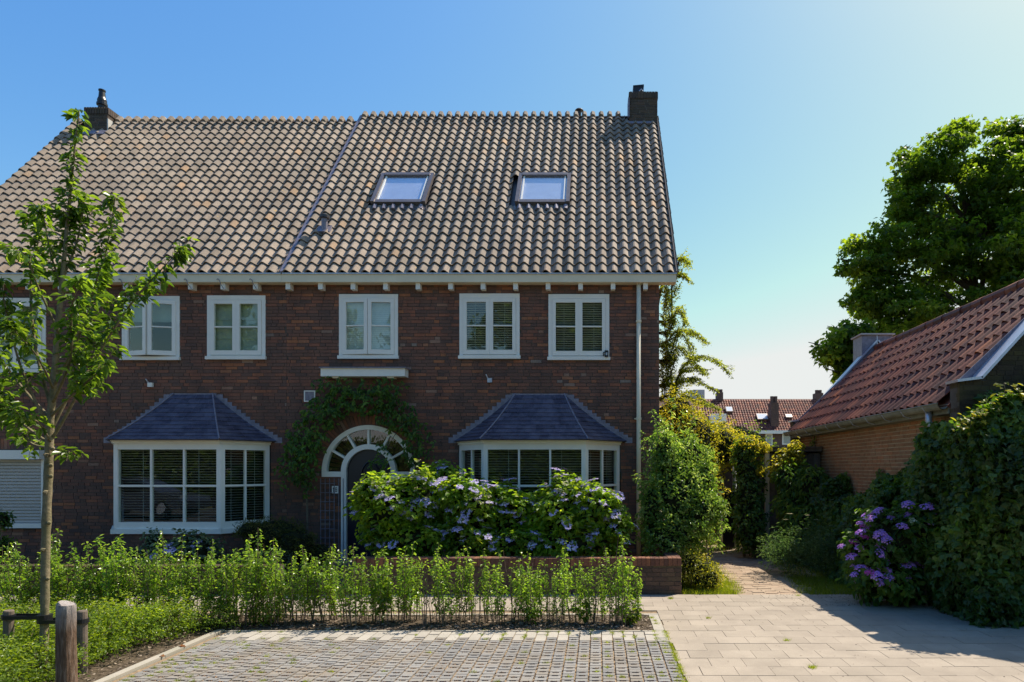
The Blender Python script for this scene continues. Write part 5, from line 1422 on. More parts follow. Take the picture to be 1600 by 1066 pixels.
bush('garden_shrub', 'dark low plant with tiny pale flowers beside the doorstep', 'shrub', [ell(498, 868, 10.9, 26, 22, .25)], 700, .04, 'leaf_juniper', None, zmin=.05, core=.7, stems=2)

# --- climber round the door
cl_t = thing('climbing_plant', 'dark climbing plant trained up the wall and over the arched door', 'climber', (wx(480), YF, 0))
LPt, LN, LT = [], [], []
CY = YF-.10
def cp_(px, py, d=0): return V3(XX(px, CY-d), CY-d, ZZ(py, CY-d))
stems = [[(481, 868), (480, 800), (478, 740), (474, 700), (480, 665), (500, 640), (530, 625), (570, 618), (610, 628), (640, 655), (650, 690), (654, 725)],
         [(478, 720), (462, 690), (455, 660)], [(480, 665), (478, 640), (488, 625)], [(500, 640), (515, 655), (530, 662)], [(610, 628), (630, 640), (628, 665)], [(640, 655), (660, 680), (655, 715)],
         [(474, 700), (455, 720), (448, 745)], [(478, 740), (490, 760), (498, 780)], [(628, 665), (610, 690), (598, 712)], [(530, 625), (545, 608), (575, 604)], [(570, 618), (600, 606), (618, 622)]]
for k, st in enumerate(stems):
    pth = smooth_path([cp_(px, py, .0 if k == 0 else .08*i) for i, (px, py) in enumerate(st)], 4)
    m = MB(); m.tube(pth, [(.018 if k == 0 else .008)*(1-.7*i/len(pth)) for i in range(len(pth))], 6); m.build('stem', M['twig'], cl_t)
Pc, Nc = [], []
for (px, py, rx, ry, n) in ((560, 628, 58, 20, 620), (505, 645, 32, 26, 420), (475, 690, 26, 38, 360), (458, 720, 18, 34, 120), (620, 650, 32, 26, 420), (644, 690, 16, 38, 230), (480, 735, 18, 40, 200), (468, 712, 30, 44, 260), (600, 600, 40, 12, 110), (658, 700, 22, 44, 150), (520, 600, 34, 14, 120), (445, 740, 18, 26, 60), (598, 712, 12, 22, 60), (540, 612, 30, 10, 150), (600, 612, 26, 10, 150), (650, 722, 12, 30, 70), (500, 690, 14, 18, 60), (585, 728, 9, 12, 24)):
    for _ in range(n):
        a = rnd.uniform(0, 6.28); q = rnd.random()**.5
        # keep the leaves in loose sprays
        x = px+rx*q*math.cos(a); y = py+ry*q*math.sin(a)
        if math.sin(x*.31+y*.17)+math.sin(x*.13-y*.29+1) < -.55: continue
        d = rnd.uniform(0, .34)*(1-q*.5); p = cp_(x, y, d)
        if (x-576)**2+(y-738)**2 < 62**2 and not (px in (598, 585)): continue
        Pc.append(tuple(p)); Nc.append((rnd.gauss(0, .5), -1, rnd.gauss(.8, .5)))
leaf_obj('foliage', Pc, Nc, .085, M['leaf_vine'], cl_t, tip=(0, -.2, -1), tipj=.6, width=.5)

# --- shrubs right of the house
t, P, D = bush('tall_shrub', 'tall glossy pale green shrub standing at the corner of the right house', 'shrub', [ell(1060, 775, 10.6, 50, 80, .5), ell(1038, 712, 10.7, 24, 52, .3), ell(1112, 792, 10.4, 22, 22, .25), ell(1100, 745, 10.6, 20, 26, .25), ell(1092, 800, 10.45, 40, 58, .42), ell(1050, 840, 10.3, 52, 34, .4), ell(1018, 800, 10.5, 22, 60, .3), ell(1078, 720, 10.9, 36, 45, .35)],
    900, .062, 'leaf_varieg', None, width=.42, up=.4, jit=.9, tip=(0, -.2, -.3), core=.55, stems=9, shell=.5, lump=.28)
SH, SHN, SHT = [], [], []
m = MB()
for (bx_, by_, ex, ey) in ((1030, 690, 1018, 640), (1045, 680, 1052, 622), (1012, 740, 1002, 672), (1010, 780, 992, 742), (1100, 770, 1128, 748), (1108, 800, 1138, 800), (1100, 840, 1130, 852), (1075, 690, 1085, 650), (1015, 820, 996, 800), (1060, 680, 1068, 640), (1090, 740, 1112, 712), (1106, 820, 1140, 826)):
    a = PT(bx_, by_, 10.45); b = PT(ex, ey, 10.3+rnd.uniform(-.2, .3)); md = a.lerp(b, .5)+V3(0, 0, .04)
    m.tube([a, md, b], [.006, .004, .002], 4)
    LPt, LN, LT = [], [], []
    leaf_along([a, md, b], .014, .06, .02, .0, droop=.1)
    SH += LPt; SHN += LN; SHT += LT
m.build('shoots', M['twig'], t, 'stuff')
leaf_obj('shoot_leaves', [tuple(p) for p in SH], [tuple(p) for p in SHN], .065, M['leaf_varieg'], t, tip=np.array([tuple(x) for x in SHT]), tipj=.4, width=.4)
bush('low_shrub', 'yellow green low shrub at the end of the garden wall beside the grass', 'shrub', [ell(1095, 897, 9.85, 32, 34, .32), ell(1078, 880, 9.9, 20, 26, .25), ell(1110, 905, 9.75, 20, 24, .22)], 1500, .034, 'leaf_yellow', None, zmin=-.02, kind=4, core=.55, jit=1)
bush('garden_hedge', 'bright yellow green overgrown hedge behind the tall corner shrub', 'hedge', [ell(1085, 700, 14.2, 48, 70, .7), ell(1060, 660, 14.8, 40, 60, .6), ell(1125, 700, 14.6, 42, 42, .6), ell(1095, 780, 13.8, 42, 70, .6), ell(1150, 694, 15.0, 26, 22, .4), ell(1048, 760, 13.5, 30, 90, .5)],
    330, .065, 'leaf_yellow', None, width=.45, up=.4, jit=1, core=.6, stems=6, lump=.3, tip=(0, 0, .1))
bush('garden_hedge', 'dark hedge closing the far end of the alley behind the lean-to', 'hedge', [ell(1110, 790, 18.5, 60, 75, .8), ell(1190, 780, 19, 60, 80, .8), ell(1150, 700, 19, 60, 40, .8)], 160, .09, 'leaf_low', None, width=.5, core=.75, lump=.25)
t, P, D = bush('ivy_column', 'ivy grown column standing between the lean-to and the narrow shed', 'ivy', [ell(1170, 730, 13.5, 24, 42, .32), ell(1168, 780, 13.4, 25, 50, .32), ell(1172, 825, 13.2, 27, 38, .35), ell(1165, 702, 13.5, 20, 18, .25)], 700, .07, 'leaf_vine', None, width=.7, core=.7, up=.3)
leaf_obj('sunny_tip_leaves', *[np.concatenate(x) for x in zip(*[blob_points(220, *ell(px, py, 13.35, rx, rz, .25), shell=.3) for (px, py, rx, rz) in ((1168, 690, 24, 12), (1180, 712, 12, 20), (1192, 700, 14, 9), (1185, 735, 8, 9))])], .075, M['leaf_yellow'], t, width=.5, tip=(0, 0, -.4))
bush('climbing_plant', 'sunlit yellow green climber spilling over the right edge of the narrow shed', 'climber', [ell(1232, 716, 13.3, 24, 18, .3), ell(1218, 738, 13.2, 18, 16, .25), ell(1243, 700, 13.3, 10, 14, .2)], 420, .10, 'leaf_yellow', None, width=.5, core=0, shell=.2, stems=3, tip=(0, 0, -1), zmin=.4)
bush('laurel_shrub', 'dark drooping broadleaf shrub against the far end of the outbuilding wall', 'shrub', [ell(1268, 765, 12.6, 26, 44, .3), ell(1240, 790, 12.8, 28, 52, .3), ell(1262, 820, 12.3, 38, 40, .35), ell(1232, 745, 13.0, 22, 26, .25)], 420, .125, 'leaf_vine', None, width=.34, core=.65, up=.3, jit=.6, tip=(0, 0, -1.2), tipj=.4)
t, P, D = bush('wild_herbs', 'feathery wild herbs with white flower heads beside the path in the shade', 'herbs', [ell(1235, 858, 11.0, 42, 40, .35), ell(1275, 856, 10.7, 38, 46, .35), ell(1210, 862, 11.4, 28, 26, .3)], 600, .07, 'leaf_lace', None, width=.2, kind=4, core=0, up=.8, jit=1, tip=(0, 0, .4), zmin=-.02, shell=.1, stems=0)
for (px, py) in ((1234, 803), (1262, 805), (1260, 826), (1228, 812), (1275, 812)):
    o = bpy.data.objects.new('flower_head', rnd.choice(HC)); C.objects.link(o); o.parent = t; o.location = PT(px, py, 10.8)-wloc(t); o.scale = (1, 1, .5)
    m = MB(); m.tube([PT(px, py, 10.8), PT(px+2, 850, 10.9)], .004, 4); m.build('flower_stalk', M['leaf_lace'], t)

# --- ivy on the outbuilding
LOW = []
def ivy_patch(label, faces, n, size, cores, name='ivy', groundy=False):
    t = thing(name, label, 'ivy', faces[0][4])
    Ps, Ns, Ts = [], [], []
    for (fn, du, dv, wgt, base, nn) in faces:
        k = int(n*wgt); U = RG.uniform(*du, k); V = RG.uniform(*dv, k)
        lump = .5+.5*np.sin(U*5.1+V*2.3)*np.sin(V*6.7-U*1.9)
        P = fn(U, V, lump*.10+RG.uniform(-.11, .06, k))
        Ps.append(P); Ns.append(np.tile(nn, (k, 1))+RG.normal(size=(k, 3))*.75)
    P = np.concatenate(Ps); N = np.concatenate(Ns); ok = ~np.isnan(P[:, 0])
    P, N = P[ok], N[ok]; rb = .4+.3*np.sin(P[:, 0]*3+P[:, 2]*4+P[:, 1]*2)
    leaf_obj('foliage', P, N, size, M['leaf_ivy'], t, tip=(0, 0, -1), tipj=.7, width=.85, kind=8, rbias=rb, sj=.5)
    for b in cores:
        m = MB(); m.poly_prism(b[0], b[1], b[2]); m.build('twig_core', M['core'], t)
    return t
def topz(x): return np.interp(x, [4.2, 4.55, 4.8, 5.1, 5.6, 8], [2.15, 2.36, 2.58, 2.72, 2.88, 3.0])+.05*np.sin(x*7)+.04*np.sin(x*17)
def f_front(U, V, d): zt = topz(U); z = V*zt; return np.stack([U, 7.62-d*1.6-.10*np.sin(V*3.0)-.13*np.sin(U*2.3+1)*np.sin(z*2.6), z], 1)
def f_top(U, V, d): return np.stack([U, 7.55+V*.6, topz(U)+d*.8-.12*(V-.4)**2], 1)
def f_side(U, V, d):
    zt = np.interp(U, [7.5, 8.2, 8.8, 9.1, 9.4, 10.0], [2.40, 2.45, 2.40, 2.1, 1.55, 1.35])+.06*np.sin(U*9); z = V*zt
    return np.stack([4.56-d*1.4-.10*np.sin(V*3)*0.8, U, z], 1)
hed = ivy_patch('tall glossy ivy mass covering the near gable of the outbuilding at the right edge', [
    (f_front, (4.42, 8.2), (0.0, 1.0), .50, (6, 7.7, 0), (0, -1, .35)), (f_top, (4.45, 8.2), (0, 1), .24, None, (0, -.2, 1)), (f_side, (7.55, 10.1), (0, 1), .26, None, (-1, -.1, .35))],
    34000, .085, [([(4.56, 7.80), (8.3, 7.80), (8.3, 8.09), (4.56, 8.09)], 0, 2.12), ([(4.8, 7.76), (8.3, 7.76), (8.3, 8.085), (4.8, 8.085)], 2.121, 2.5), ([(4.66, 8.091), (4.74, 8.091), (4.74, 9.5), (4.66, 9.5)], 0, 1.5)])
# sunny sprigs on the top edge
Pq, Nq = [], []; m = MB()
for (px, py) in ((1568, 598), (1590, 604), (1552, 625), (1530, 640), (1560, 640), (1580, 655), (1600, 612), (1500, 648), (1515, 652)):
    b = PT(px, py+22, 7.6); e = PT(px, py, 7.55+rnd.uniform(-.1, .1)); m.tube([b, b.lerp(e, .5)+V3(.02, 0, 0), e], [.005, .004, .002], 4)
    for _ in range(16): q = rnd.random(); Pq.append(tuple(b.lerp(e, q)+V3(rnd.gauss(0, .05), rnd.gauss(0, .05), rnd.gauss(0, .02)))); Nq.append((rnd.gauss(0, .4), -.6, 1))
m.build('sprigs', M['twig'], hed, 'stuff')
leaf_obj('sprig_leaves', Pq, Nq, .075, M['leaf_yellow'], hed, tip=(0, -.3, -.3), width=.6)
def f_low(U, V, d):
    zt = 1.30+.22*np.sin(U*2.1)+.16*np.sin(U*5.3+1)+.10*np.sin(U*11); z = V*zt
    return np.stack([4.22-d-.22*(1-V)+.30*np.clip(V-.75, 0, 1), U, z-.03], 1)
def f_lowtop(U, V, d):
    zt = 1.30+.22*np.sin(U*2.1)+.16*np.sin(U*5.3+1)+.10*np.sin(U*11)
    return np.stack([4.25+V*.45, U, zt-.05+d+.12*V], 1)
ivy_patch('low bank of dark ivy along the foot of the outbuilding wall behind the purple hydrangea', [
    (f_low, (9.4, 14.2), (0, 1), .75, (4.4, 11.5, 0), (-1, -.5, .4)), (f_lowtop, (9.4, 14.2), (0, 1), .25, None, (-.3, -.2, 1))], 19000, .075, [([(4.34, 9.45), (4.74, 9.45), (4.74, 14.2), (4.34, 14.2)], 0, 1.12)])
# thin shoots of ivy climbing the wall
for (px, pt, pb, lab) in ((1271, 668, 725, 'single thin ivy shoot climbing to the gutter at the far end of the brick wall'), (1322, 742, 770, 'short ivy shoot on the brick wall, second from the far end'), (1378, 733, 770, 'short ivy shoot in the middle of the brick wall'), (1412, 735, 775, 'ivy shoot on the brick wall nearest the tall ivy')):
    Y = 4.70/((px-PX)/F); t = thing('ivy_shoot', lab, 'ivy', (4.70, Y, ZZ(pb+10, Y)), 'ivy shoots on the wall')
    m = MB(); m.tube([V3(4.72, Y, ZZ(pb+30, Y)), V3(4.72, Y, ZZ(pt, Y))], .006, 4); m.build('stem', M['twig'], t)
    k = 90; q = RG.random(k); P = np.stack([4.70+RG.uniform(-.06, .02, k), Y+RG.normal(size=k)*(.04+.16*(1-q)), ZZ(pb+22, Y)+(ZZ(pt, Y)-ZZ(pb+22, Y))*q], 1)
    leaf_obj('foliage', P, np.tile((-1, -.2, .3), (k, 1))+RG.normal(size=(k, 3))*.3, .07, M['leaf_vine'], t, tip=(0, 0, -1), width=.8, kind=8)
# ground cover at the hedge foot
k = 6500; U = RG.random(k)
gy = RG.uniform(7.2, 11.0, k); gx = np.array([edge_x(y) if y < 9.25 else 3.9 for y in gy])+RG.random(k)**1.3*.8-.03
P = np.stack([gx, gy, RG.uniform(0, .10, k)+.10*np.clip((gx-3.9), 0, .8)], 1)
leaf_obj('ground_cover', P, np.tile((-.2, -.4, 1), (k, 1))+RG.normal(size=(k, 3))*.4, .055, M['leaf_ivy'], None, loc=(4.8, 8.5, 0), tip=(-.3, -.5, 0), width=.8, kind=8)
sheet('hedge_foot_earth', [(3.3, 9.40), (3.75, 9.24), (4.53, 8.97), (4.84, 8.55), (5.12, 8.18), (5.30, 7.83), (5.6, 6.99), (6.0, 4.99), (30, 5), (30, 9.40)], -0.02, M['soil'])

# --- purple hydrangea
t, P, D = bush('hydrangea', 'mophead hydrangea with violet and pink flowers in the shade by the ivy', 'hydrangea', [ell(1400, 838, 8.75, 58, 52, .45), ell(1350, 858, 8.8, 34, 36, .38), ell(1438, 830, 8.6, 34, 46, .35), ell(1390, 905, 8.7, 66, 36, .4)], 460, .10, 'leaf_vine', None, width=.62, core=.66, zmin=.02, stems=10)
t.children[0]
heads(t, P, D, 40, HP, lambda p, d: d[1] < .1 and d[2] > -.35 and p[0] < XX(1385, 8.7), out=.05, sc=(.7, 1.15))
heads(t, P, D, 20, HP, lambda p, d: d[1] < .1 and d[2] > .1 and p[0] >= XX(1385, 8.7), out=.05, sc=(.7, 1.1))
heads(t, P, D, 5, HK, lambda p, d: d[1] < .1 and p[0] < XX(1360, 8.7) and d[2] > .2, out=.05, sc=(.7, 1.0))
heads(t, P, D, 14, HC, lambda p, d: d[1] < .3 and d[2] > .1, out=.04, sc=(.8, 1.2))

# --- hedge added across the street, behind the camera, to darken the window reflections
th = thing('added_hedge', 'long hedge added across the street to darken the reflections in the bay windows', 'hedge', (-8, -9, 0))
k = 26000; Q = np.stack([RG.uniform(-34, 14, k), -8.4-RG.random(k)*.35, RG.uniform(0, 3.4, k)], 1)
leaf_obj('foliage', Q, np.tile((0, 1, .4), (k, 1))+RG.normal(size=(k, 3))*.5, .14, M['leaf_low'], th, width=.6, kind=4, tip=(0, 0, -.5))
m = MB(); m.box(-34, 14, -9.4, -8.7, 0, 3.2); m.build('twig_core', M['core'], th)

# --- parked cars across the road (reflected in the left bay window)
def car(x, y, label, mat, flip=1):
    t = thing('parked_car', label, 'car', (x, y, 0), 'cars parked across the road')
    P = lambda pts: [(x+flip*a, b) for a, b in pts]
    body = [(-2.1, .28), (2.05, .28), (2.12, .55), (2.0, .78), (1.2, .90), (-1.75, .98), (-2.1, .85)]
    m = MB(); m.sweep_xz(P(body) if flip > 0 else P(body)[::-1], y-.85, y+.85); m.build('body', mat, t)
    cab = [(-1.7, .97), (1.1, .91), (.45, 1.38), (-.2, 1.47), (-1.1, 1.42)]
    m = MB(); m.sweep_xz(P(cab) if flip > 0 else P(cab)[::-1], y-.70, y+.70); m.build('cabin', mat, t)
    win = [(-1.45, 1.0), (.85, .97), (.38, 1.32), (-.2, 1.40), (-1.0, 1.36)]
    for yy in (y-.705, y+.701):
        m = MB(); m.sweep_xz(P(win) if flip > 0 else P(win)[::-1], yy, yy+.004); m.build('side_window', M['black'], t)
    for a in (-1.3, 1.35):
        for yy in (y-.86, y+.68):
            m = MB(); m.tube([V3(x+flip*a, yy, .31), V3(x+flip*a, yy+.18, .31)], .31, 18); w_ = m.build('wheel', M['black'], t)
            m = MB(); m.tube([V3(x+flip*a, yy-.01 if yy < y else yy+.17, .31), V3(x+flip*a, yy+.01 if yy < y else yy+.19, .31)], .2, 12); m.build('rim', M['zinc'], w_)
    m = MB(); m.box(x+flip*2.0-.05, x+flip*2.0+.05, y+.5, y+.84, .62, .74); m.build('headlight', M['zinc'], t)
car(-17.8, -2.2, 'dark blue grey parked car, the left of two reflected in the left bay window', plain('blue_grey_paint', (.05, .06, .09), .25, .6, .02, 2))
car(-12.6, -2.3, 'black parked car, the right of two reflected in the left bay window', plain('black_paint', (.02, .02, .025), .2, .6, .02, 2), -1)

# --- hedge of young plants
def hedge_variant(nst, hgt, dens, spread, lsz, low=.18, bare=0):
    global LPt, LN, LT
    LPt, LN, LT = [], [], []; m = MB()
    for k in range(nst):
        a = rnd.uniform(0, 6.28); b = V3(math.cos(a)*.04, math.sin(a)*.05, 0); h = hgt*rnd.uniform(.72, 1.05)
        e = V3(math.cos(a)*spread*rnd.uniform(.4, 1), math.sin(a)*spread*rnd.uniform(.4, 1), h)
        p = [b, b.lerp(e, .35)+V3(rnd.gauss(0, .015), rnd.gauss(0, .015), 0), b.lerp(e, .7)+V3(rnd.gauss(0, .02), rnd.gauss(0, .02), 0), e]
        m.tube(p, [.0055, .0045, .0035, .0015], 4, caps=False)
        if k < bare: continue
        leaf_along(p, .016/dens, .035, .014, max(.04, low+rnd.uniform(-.20, .14)), droop=-.25)
        for q in range(int(12*dens)):
            t_ = rnd.uniform(max(.06, low-.14), .95); s = b.lerp(e, t_); a2 = rnd.uniform(0, 6.28); ln = rnd.uniform(.06, .19)*(1.25-t_)
            e2 = s+V3(math.cos(a2)*.8, math.sin(a2)*.8, 1.0).normalized()*ln
            m.tube([s, e2], [.0022, .001], 3, caps=False); leaf_along([s, s.lerp(e2, .5), e2], .015/dens, .03, .010, .1, droop=-.2)
    P = [tuple(p) for p in LPt]; V, Fc, r = leaf_arrays(P, [tuple(n) for n in LN], lsz, tip=np.array([tuple(t) for t in LT]), tipj=.5, width=.5, kind=6)
    return m.mesh('stems', M['twig']), np_mesh('foliage', V, Fc, M['leaf_hedge'], r)
HD = [hedge_variant(rnd.choice((5, 6, 7)), .95, .80, .15, .041, low=.26) for _ in range(5)]
HS = [hedge_variant(rnd.choice((4, 5, 6)), .86, .86, .11, .041, low=.26, bare=1) for _ in range(5)]
HBare = [hedge_variant(4, .72, .5, .10, .036, low=.45, bare=3) for _ in range(2)]
px = -14; kk = 0; OL = []; HT = []
while px < 1002:
    Y = 7.66+rnd.uniform(-.17, .20)
    right = px > 670
    gap = 660 < px < 685 or 738 < px < 762
    var = rnd.choice(HBare) if gap or (right and rnd.random() < .18) else rnd.choice(HS if (right or rnd.random() < .12) else HD)
    dense = var in HD
    where = ('left of the slender tree' if px < 60 else 'in front of the left bay window' if 170 < px < 430 else 'below the arched door' if 480 < px < 660 else 'at the right end of the bed' if px > 920 else 'in front of the right garden wall' if px > 700 else 'between the tree and the left bay' if px < 170 else 'left of the doorway')
    OL.append(None); lab = ('dense young hedge plant ' if dense else 'almost bare young hedge plant ' if var in HBare else 'thin young hedge plant ')+where
    t = thing('hedge_plant', lab, 'hedge plant', (XX(px, Y), Y, 0), 'young hedge plants along the pavement', rnd.uniform(0, 6.28))
    t.rotation_euler = (rnd.uniform(-.09, .09), rnd.uniform(-.09, .09), t.rotation_euler.z); HT.append((t, lab)); s = rnd.choice((rnd.uniform(.70, .95), rnd.uniform(.85, 1.05), rnd.uniform(.95, 1.18)))*(1.0 if dense else .97)
    if px > 940: s *= 1.1
    t.scale = (s, s, s*rnd.uniform(.92, 1.08))
    for nm, me, kd in (('stems', var[0], 'stuff'), ('foliage', var[1], 'stuff')): link(nm, me, t, None, kd)
    px += (11.5 if dense else 11.5)*rnd.uniform(.8, 1.25); kk += 1
def ordinal(k): return str(k)+('th' if 10 <= k % 100 <= 20 else {1: 'st', 2: 'nd', 3: 'rd'}.get(k % 10, 'th'))
for i, (t, lab) in enumerate(HT):
    t['label'] = lab+', '+(ordinal(i+1)+' from the left' if i < len(HT)/2 else ordinal(len(HT)-i)+' from the right')
print('hedge plants', kk)

# --- low shrubs in the left bed
def low_variant(r, h, n):
    P, D = blob_points(n, (0, 0, h*.42), (r, r, h*.58), shell=.35, lump=.3); ok = P[:, 2] > .03; P, D = P[ok], D[ok]
    A = P[RG.integers(0, len(P), 70)]; ia = np.array([np.argmin(((A-p)**2).sum(1)) for p in P]); P = P+(A[ia]-P)*(.45*RG.random((len(P), 1)))
    V, Fc, rr = leaf_arrays(P, nrm(D*.5+np.array([0, 0, .7])[None]+RG.normal(size=D.shape)*.5), .030, width=.55, kind=6, tip=D+np.array([0, 0, .5])[None], rbias=.35+.5*(P[:, 2]/h))
    m = MB()
    for _ in range(16):
        a = rnd.uniform(0, 6.28); q = rnd.uniform(.2, .85); m.tube([V3(0, 0, -.02), V3(math.cos(a)*r*q, math.sin(a)*r*q, h*rnd.uniform(.5, .9))], [.005, .0015], 4, caps=False)
    return np_mesh('foliage', V, Fc, M['leaf_low'], rr), m.mesh('stems', M['twig'])
LV = [low_variant(.36, .42, 2600), low_variant(.30, .36, 2000), low_variant(.42, .46, 3200)]
spots = [(-4.75, 7.0), (-5.05, 7.35), (-4.95, 6.5), (-5.35, 6.9), (-5.75, 7.3), (-6.2, 6.95), (-5.6, 6.35), (-6.1, 6.3), (-4.90, 6.0), (-5.35, 5.95), (-5.9, 5.75), (-4.85, 5.5), (-5.25, 5.35), (-4.75, 5.0), (-5.5, 5.2), (-6.7, 7.4), (-5.1, 4.85), (-4.45, 7.45), (-6.6, 6.6), (-3.95, 7.62)]
desc = ['nearest the hedge corner', 'just behind the kerb corner', 'beside the slanting kerb', 'in the middle of the left bed', 'below the hedge', 'at the left edge of the picture', 'behind the right-hand stake', 'at the far left below the tree', 'right of the thick post', 'at the foot of the slender tree',
        'at the far left stake', 'right of the thick post near the lower edge', 'behind the thick post', 'at the lower edge of the picture', 'at the lower left corner', 'at the left end of the hedge', 'just in front of the thick post', 'where the bed turns the corner', 'left of the tree trunk', 'under the hedge at the kerb bend']
for i, (x, y) in enumerate(spots):
    v = LV[i % 3]; s = rnd.uniform(.85, 1.12)*(.75 if i in (17, 19) else 1)
    t = thing('low_shrub', 'low bright green shrub '+desc[i], 'shrub', (x, y, 0), 'low shrubs filling the left bed', rnd.uniform(0, 6.28)); t.scale = (s, s, s)
    link('foliage', v[0], t, None, 'stuff'); link('stems', v[1], t, None, 'stuff')
# seedlings in the hedge bed
for (px, py, s, lab) in ((598, 905, 1.0, 'fresh bright green leafy seedling in the hedge below the door'), (915, 955, .9, 'leafy green weed among the hedge stems, near the right end'), (985, 950, .9, 'broad leaved weed at the right end of the hedge'), (985, 975, .5, 'small weed on the soil at the right end of the bed'), (830, 960, .8, 'leafy green weed among sparse stems in front of the garden wall')):
    Y = 7.6; x = XX(px, Y); h = .62*s if px == 598 else .30*s
    t = thing('seedling', lab, 'weed', (x, Y, 0), 'weeds in the hedge bed'); LPt, LN, LT = [], [], []
    m = MB()
    for k in range(5):
        e = V3(x+rnd.gauss(0, .07), Y+rnd.gauss(0, .07), h*rnd.uniform(.7, 1.1)); p = [V3(x, Y, 0), V3(x, Y, 0).lerp(e, .5), e]; m.tube(p, [.004, .003, .001], 4); leaf_along(p, .02, .06, .02, .3, droop=.1)
    m.build('stems', M['leaf_low'], t, 'stuff'); leaf_obj('foliage', [tuple(p) for p in LPt], [tuple(p) for p in LN], .07, M['leaf_low'], t, tip=np.array([tuple(q) for q in LT]), tipj=.4, width=.6)

# --- large tree behind the outbuilding
BY = 20.0
bt = thing('large_tree', 'large dense broadleaf tree rising behind the red roofed outbuilding', 'tree', (XX(1545, BY), BY, 0))
EL = [ell(1475, 243, BY, 42, 42, 1.0), ell(1428, 275, BY, 38, 42, 1.0), ell(1560, 252, BY, 48, 48, 1.2), ell(1500, 300, BY, 70, 60, 1.6), ell(1590, 300, BY, 60, 70, 1.6), ell(1418, 320, BY, 34, 40, 1.1), ell(1450, 390, BY, 70, 60, 1.7), ell(1545, 400, BY, 90, 70, 2.0),
      ell(1362, 382, BY, 36, 22, .8), ell(1342, 412, BY, 42, 18, .8), ell(1385, 440, BY, 45, 40, 1.2), ell(1350, 470, BY, 24, 26, .8), ell(1420, 490, BY, 70, 45, 1.5), ell(1520, 490, BY, 90, 50, 1.9), ell(1610, 420, BY, 60, 110, 2.0), ell(1390, 525, BY, 40, 26, 1.0),
      ell(1330, 520, BY-1, 24, 16, .7), ell(1305, 545, BY-1, 26, 22, .7), ell(1330, 550, BY-1, 30, 20, .7), ell(1497, 207, BY, 16, 18, .6), ell(1575, 216, BY, 26, 24, .8), ell(1325, 585, BY-1, 16, 10, .5), ell(1660, 350, BY, 60, 100, 2), ell(1640, 480, BY, 80, 60, 2)]
cc = []
for c, r in EL:
    vol = (r[0]*r[1]*r[2])**(2/3); n = max(15, int(30*vol)); P, D = blob_points(n, c, r, shell=.25, lump=.24); cc.append(P)
cc = np.concatenate(cc)
P, D = cluster_points(cc, .38, 62, flat=.62)
N = nrm(D*.5+np.array([0, 0, .7])[None]+RG.normal(size=D.shape)*.55)
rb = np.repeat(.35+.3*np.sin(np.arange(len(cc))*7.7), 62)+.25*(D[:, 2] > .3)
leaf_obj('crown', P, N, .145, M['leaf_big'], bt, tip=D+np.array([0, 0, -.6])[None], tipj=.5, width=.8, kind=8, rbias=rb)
m = MB(); base = V3(XX(1545, BY), BY, 0); fork = V3(XX(1530, BY), BY, 5.2)
m.tube([base, base.lerp(fork, .5)+V3(.1, 0, 0), fork, V3(XX(1520, BY), BY, 8), V3(XX(1500, BY), BY, 11.2)], [.32, .25, .2, .12, .03], 12); m.build('trunk', M['bark_dark'], bt)
for k, (c, r) in enumerate(EL):
    m = MB(); s = V3(XX(1530, BY), BY, min(max(3.0, c[2]-1.6), 9)); e = V3(*c); md = s.lerp(e, .5)+V3(0, 0, .35)
    m.tube([s, md, e, e+(e-md)*.35], [.10, .06, .035, .01], 6); m.build('limb', M['bark_dark'], bt)
print('big tree leaves', len(P))

# --- airy tree beyond the corner of the house
AY = 16.5
at = thing('airy_tree', 'light airy tree with small leaves arching out beyond the right house corner', 'tree', (XX(1046, AY), AY, 0))
def ap(px, py, d=0): return PT(px, py, AY+d)
TRK = smooth_path([V3(XX(1018, AY), AY, 0), ap(1018, 760), ap(1019, 640), ap(1022, 520), ap(1036, 440), ap(1060, 402)], 5)
m = MB(); m.tube(TRK, [.10*(1-.85*i/len(TRK)) for i in range(len(TRK))], 8); m.build('trunk', M['bark_dark'], at)
AB = [[(1020, 640), (1042, 640), (1070, 570), (1105, 560), (1145, 578)], [(1020, 560), (1044, 560), (1060, 520), (1085, 520), (1100, 535)], [(1020, 520), (1045, 520), (1055, 488), (1066, 492), (1072, 505)], [(1050, 480), (1050, 440), (1062, 428), (1075, 436)], [(1055, 440), (1062, 405), (1078, 412)],
      [(1020, 600), (1042, 600), (1062, 545), (1080, 560), (1098, 582)], [(1020, 640), (1042, 640), (1060, 600), (1090, 598), (1118, 610)], [(1020, 660), (1040, 660), (1065, 620), (1095, 630), (1125, 640)], [(1020, 600), (1044, 600), (1040, 560), (1036, 530)], [(1020, 660), (1040, 660), (1052, 610), (1070, 580), (1110, 585)], [(1020, 690), (1042, 690), (1075, 660), (1105, 665), (1135, 680)],
      [(1020, 700), (1044, 700), (1060, 650), (1080, 640)], [(1020, 560), (1042, 560), (1040, 500), (1044, 450)], [(1020, 720), (1042, 720), (1080, 690), (1120, 690), (1150, 700)], [(1020, 540), (1044, 540), (1062, 520), (1076, 540), (1082, 560)], [(1020, 500), (1046, 500), (1040, 470), (1038, 440)], [(1020, 620), (1040, 620), (1036, 590), (1034, 570)]]
LPt, LN, LT = [], [], []
tw = MB()
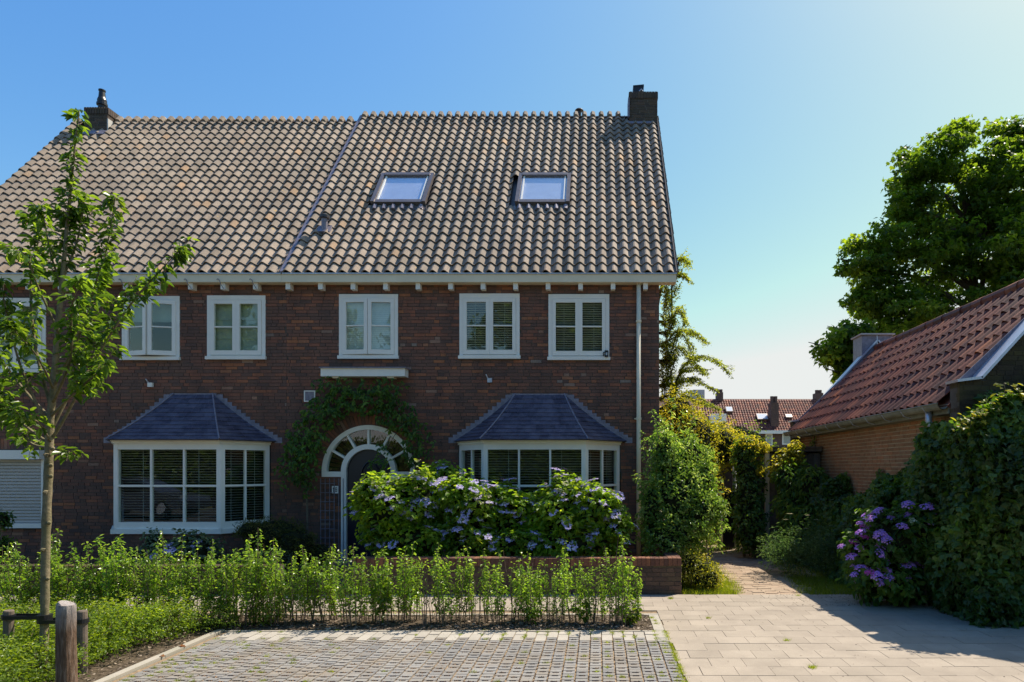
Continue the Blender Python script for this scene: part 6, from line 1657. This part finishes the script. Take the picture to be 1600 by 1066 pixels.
for br in AB:
    for rep in range(2):
        dd = rnd.uniform(-.7, .7); pth = smooth_path([ap(px+rnd.uniform(-5, 5)*rep*(i > 0), py+rnd.uniform(-7, 7)*rep*(i > 0), dd*i/3) for i, (px, py) in enumerate(br)], 5)
        m = MB(); m.tube(pth, [.018*(1-i/len(pth))+.003 for i in range(len(pth))], 5); m.build('branch', M['bark_dark'], at)
        L = sum((pth[i+1]-pth[i]).length for i in range(len(pth)-1))
        for q in range(int(L*30)):
            t_ = rnd.uniform(.12, .99); i = min(int(t_*(len(pth)-1)), len(pth)-2); p = pth[i]; d = (pth[i+1]-pth[i]).normalized()
            side = d.cross(V3(0, 0, 1)).normalized()*rnd.choice((-1, 1))*rnd.uniform(.3, 1)
            e = p+(d*.9+side+V3(0, 0, rnd.uniform(-.5, .25))).normalized()*rnd.uniform(.12, .42)*(1.15-.6*t_)
            tw.tube([p, e], [.003, .001], 3, caps=False); leaf_along([p, p.lerp(e, .5)+V3(0, 0, .015), e], .021, .05, .02, .1, droop=.3)
tw.build('twigs', M['bark_dark'], at, 'stuff')
leaf_obj('foliage', [tuple(p) for p in LPt], [tuple(p) for p in LN], .062, M['leaf_airy'], at, tip=np.array([tuple(t) for t in LT]), tipj=.5, width=.55, kind=4)
print('airy leaves', len(LPt))

# --- trees across the street: they stand behind the camera and show as reflections in the windows
P, D = cluster_points(np.concatenate([blob_points(70, (0, 0, 4.6), (2.6, 2.4, 2.4), shell=.3)[0], blob_points(40, (.5, 0, 6.6), (1.6, 1.6, 1.6), shell=.3)[0]]), .6, 60)
V, Fc, rr = leaf_arrays(P, up_normals(D), .22, width=.7, kind=4)
crown_me = np_mesh('crown', V, Fc, M['leaf_big'], rr)
m = MB(); m.tube([V3(0, 0, 0), V3(.1, 0, 2), V3(0, 0, 4.5), V3(.3, 0, 6.5)], [.2, .16, .12, .05], 9); tr_me = m.mesh('trunk', M['bark_dark'])
for (x, y, s, lab) in ((1.5, -13, 1.75, 'tall round crowned tree across the street, reflected in the window nearest the downpipe'), (-4.8, -14, 1.6, 'round crowned tree across the street, reflected in the right-hand bay window'), (-24, -13, 1.65, 'round crowned tree across the street, reflected in the left bay window'), (-32, -14, 1.8, 'round crowned tree across the street, farthest to the left'), (8, -13, 1.7, 'round crowned tree across the street beyond the alley'), (-2, -19, 1.8, 'round crowned tree set back across the street behind its neighbours'), (-28, -20, 1.9, 'tree set back across the street at the left')):
    t = thing('roadside_tree', lab, 'tree', (x, y, 0), 'trees across the street', rnd.uniform(0, 6)); t.scale = (s, s, s)
    link('crown', crown_me, t, None, 'stuff'); link('trunk', tr_me, t)
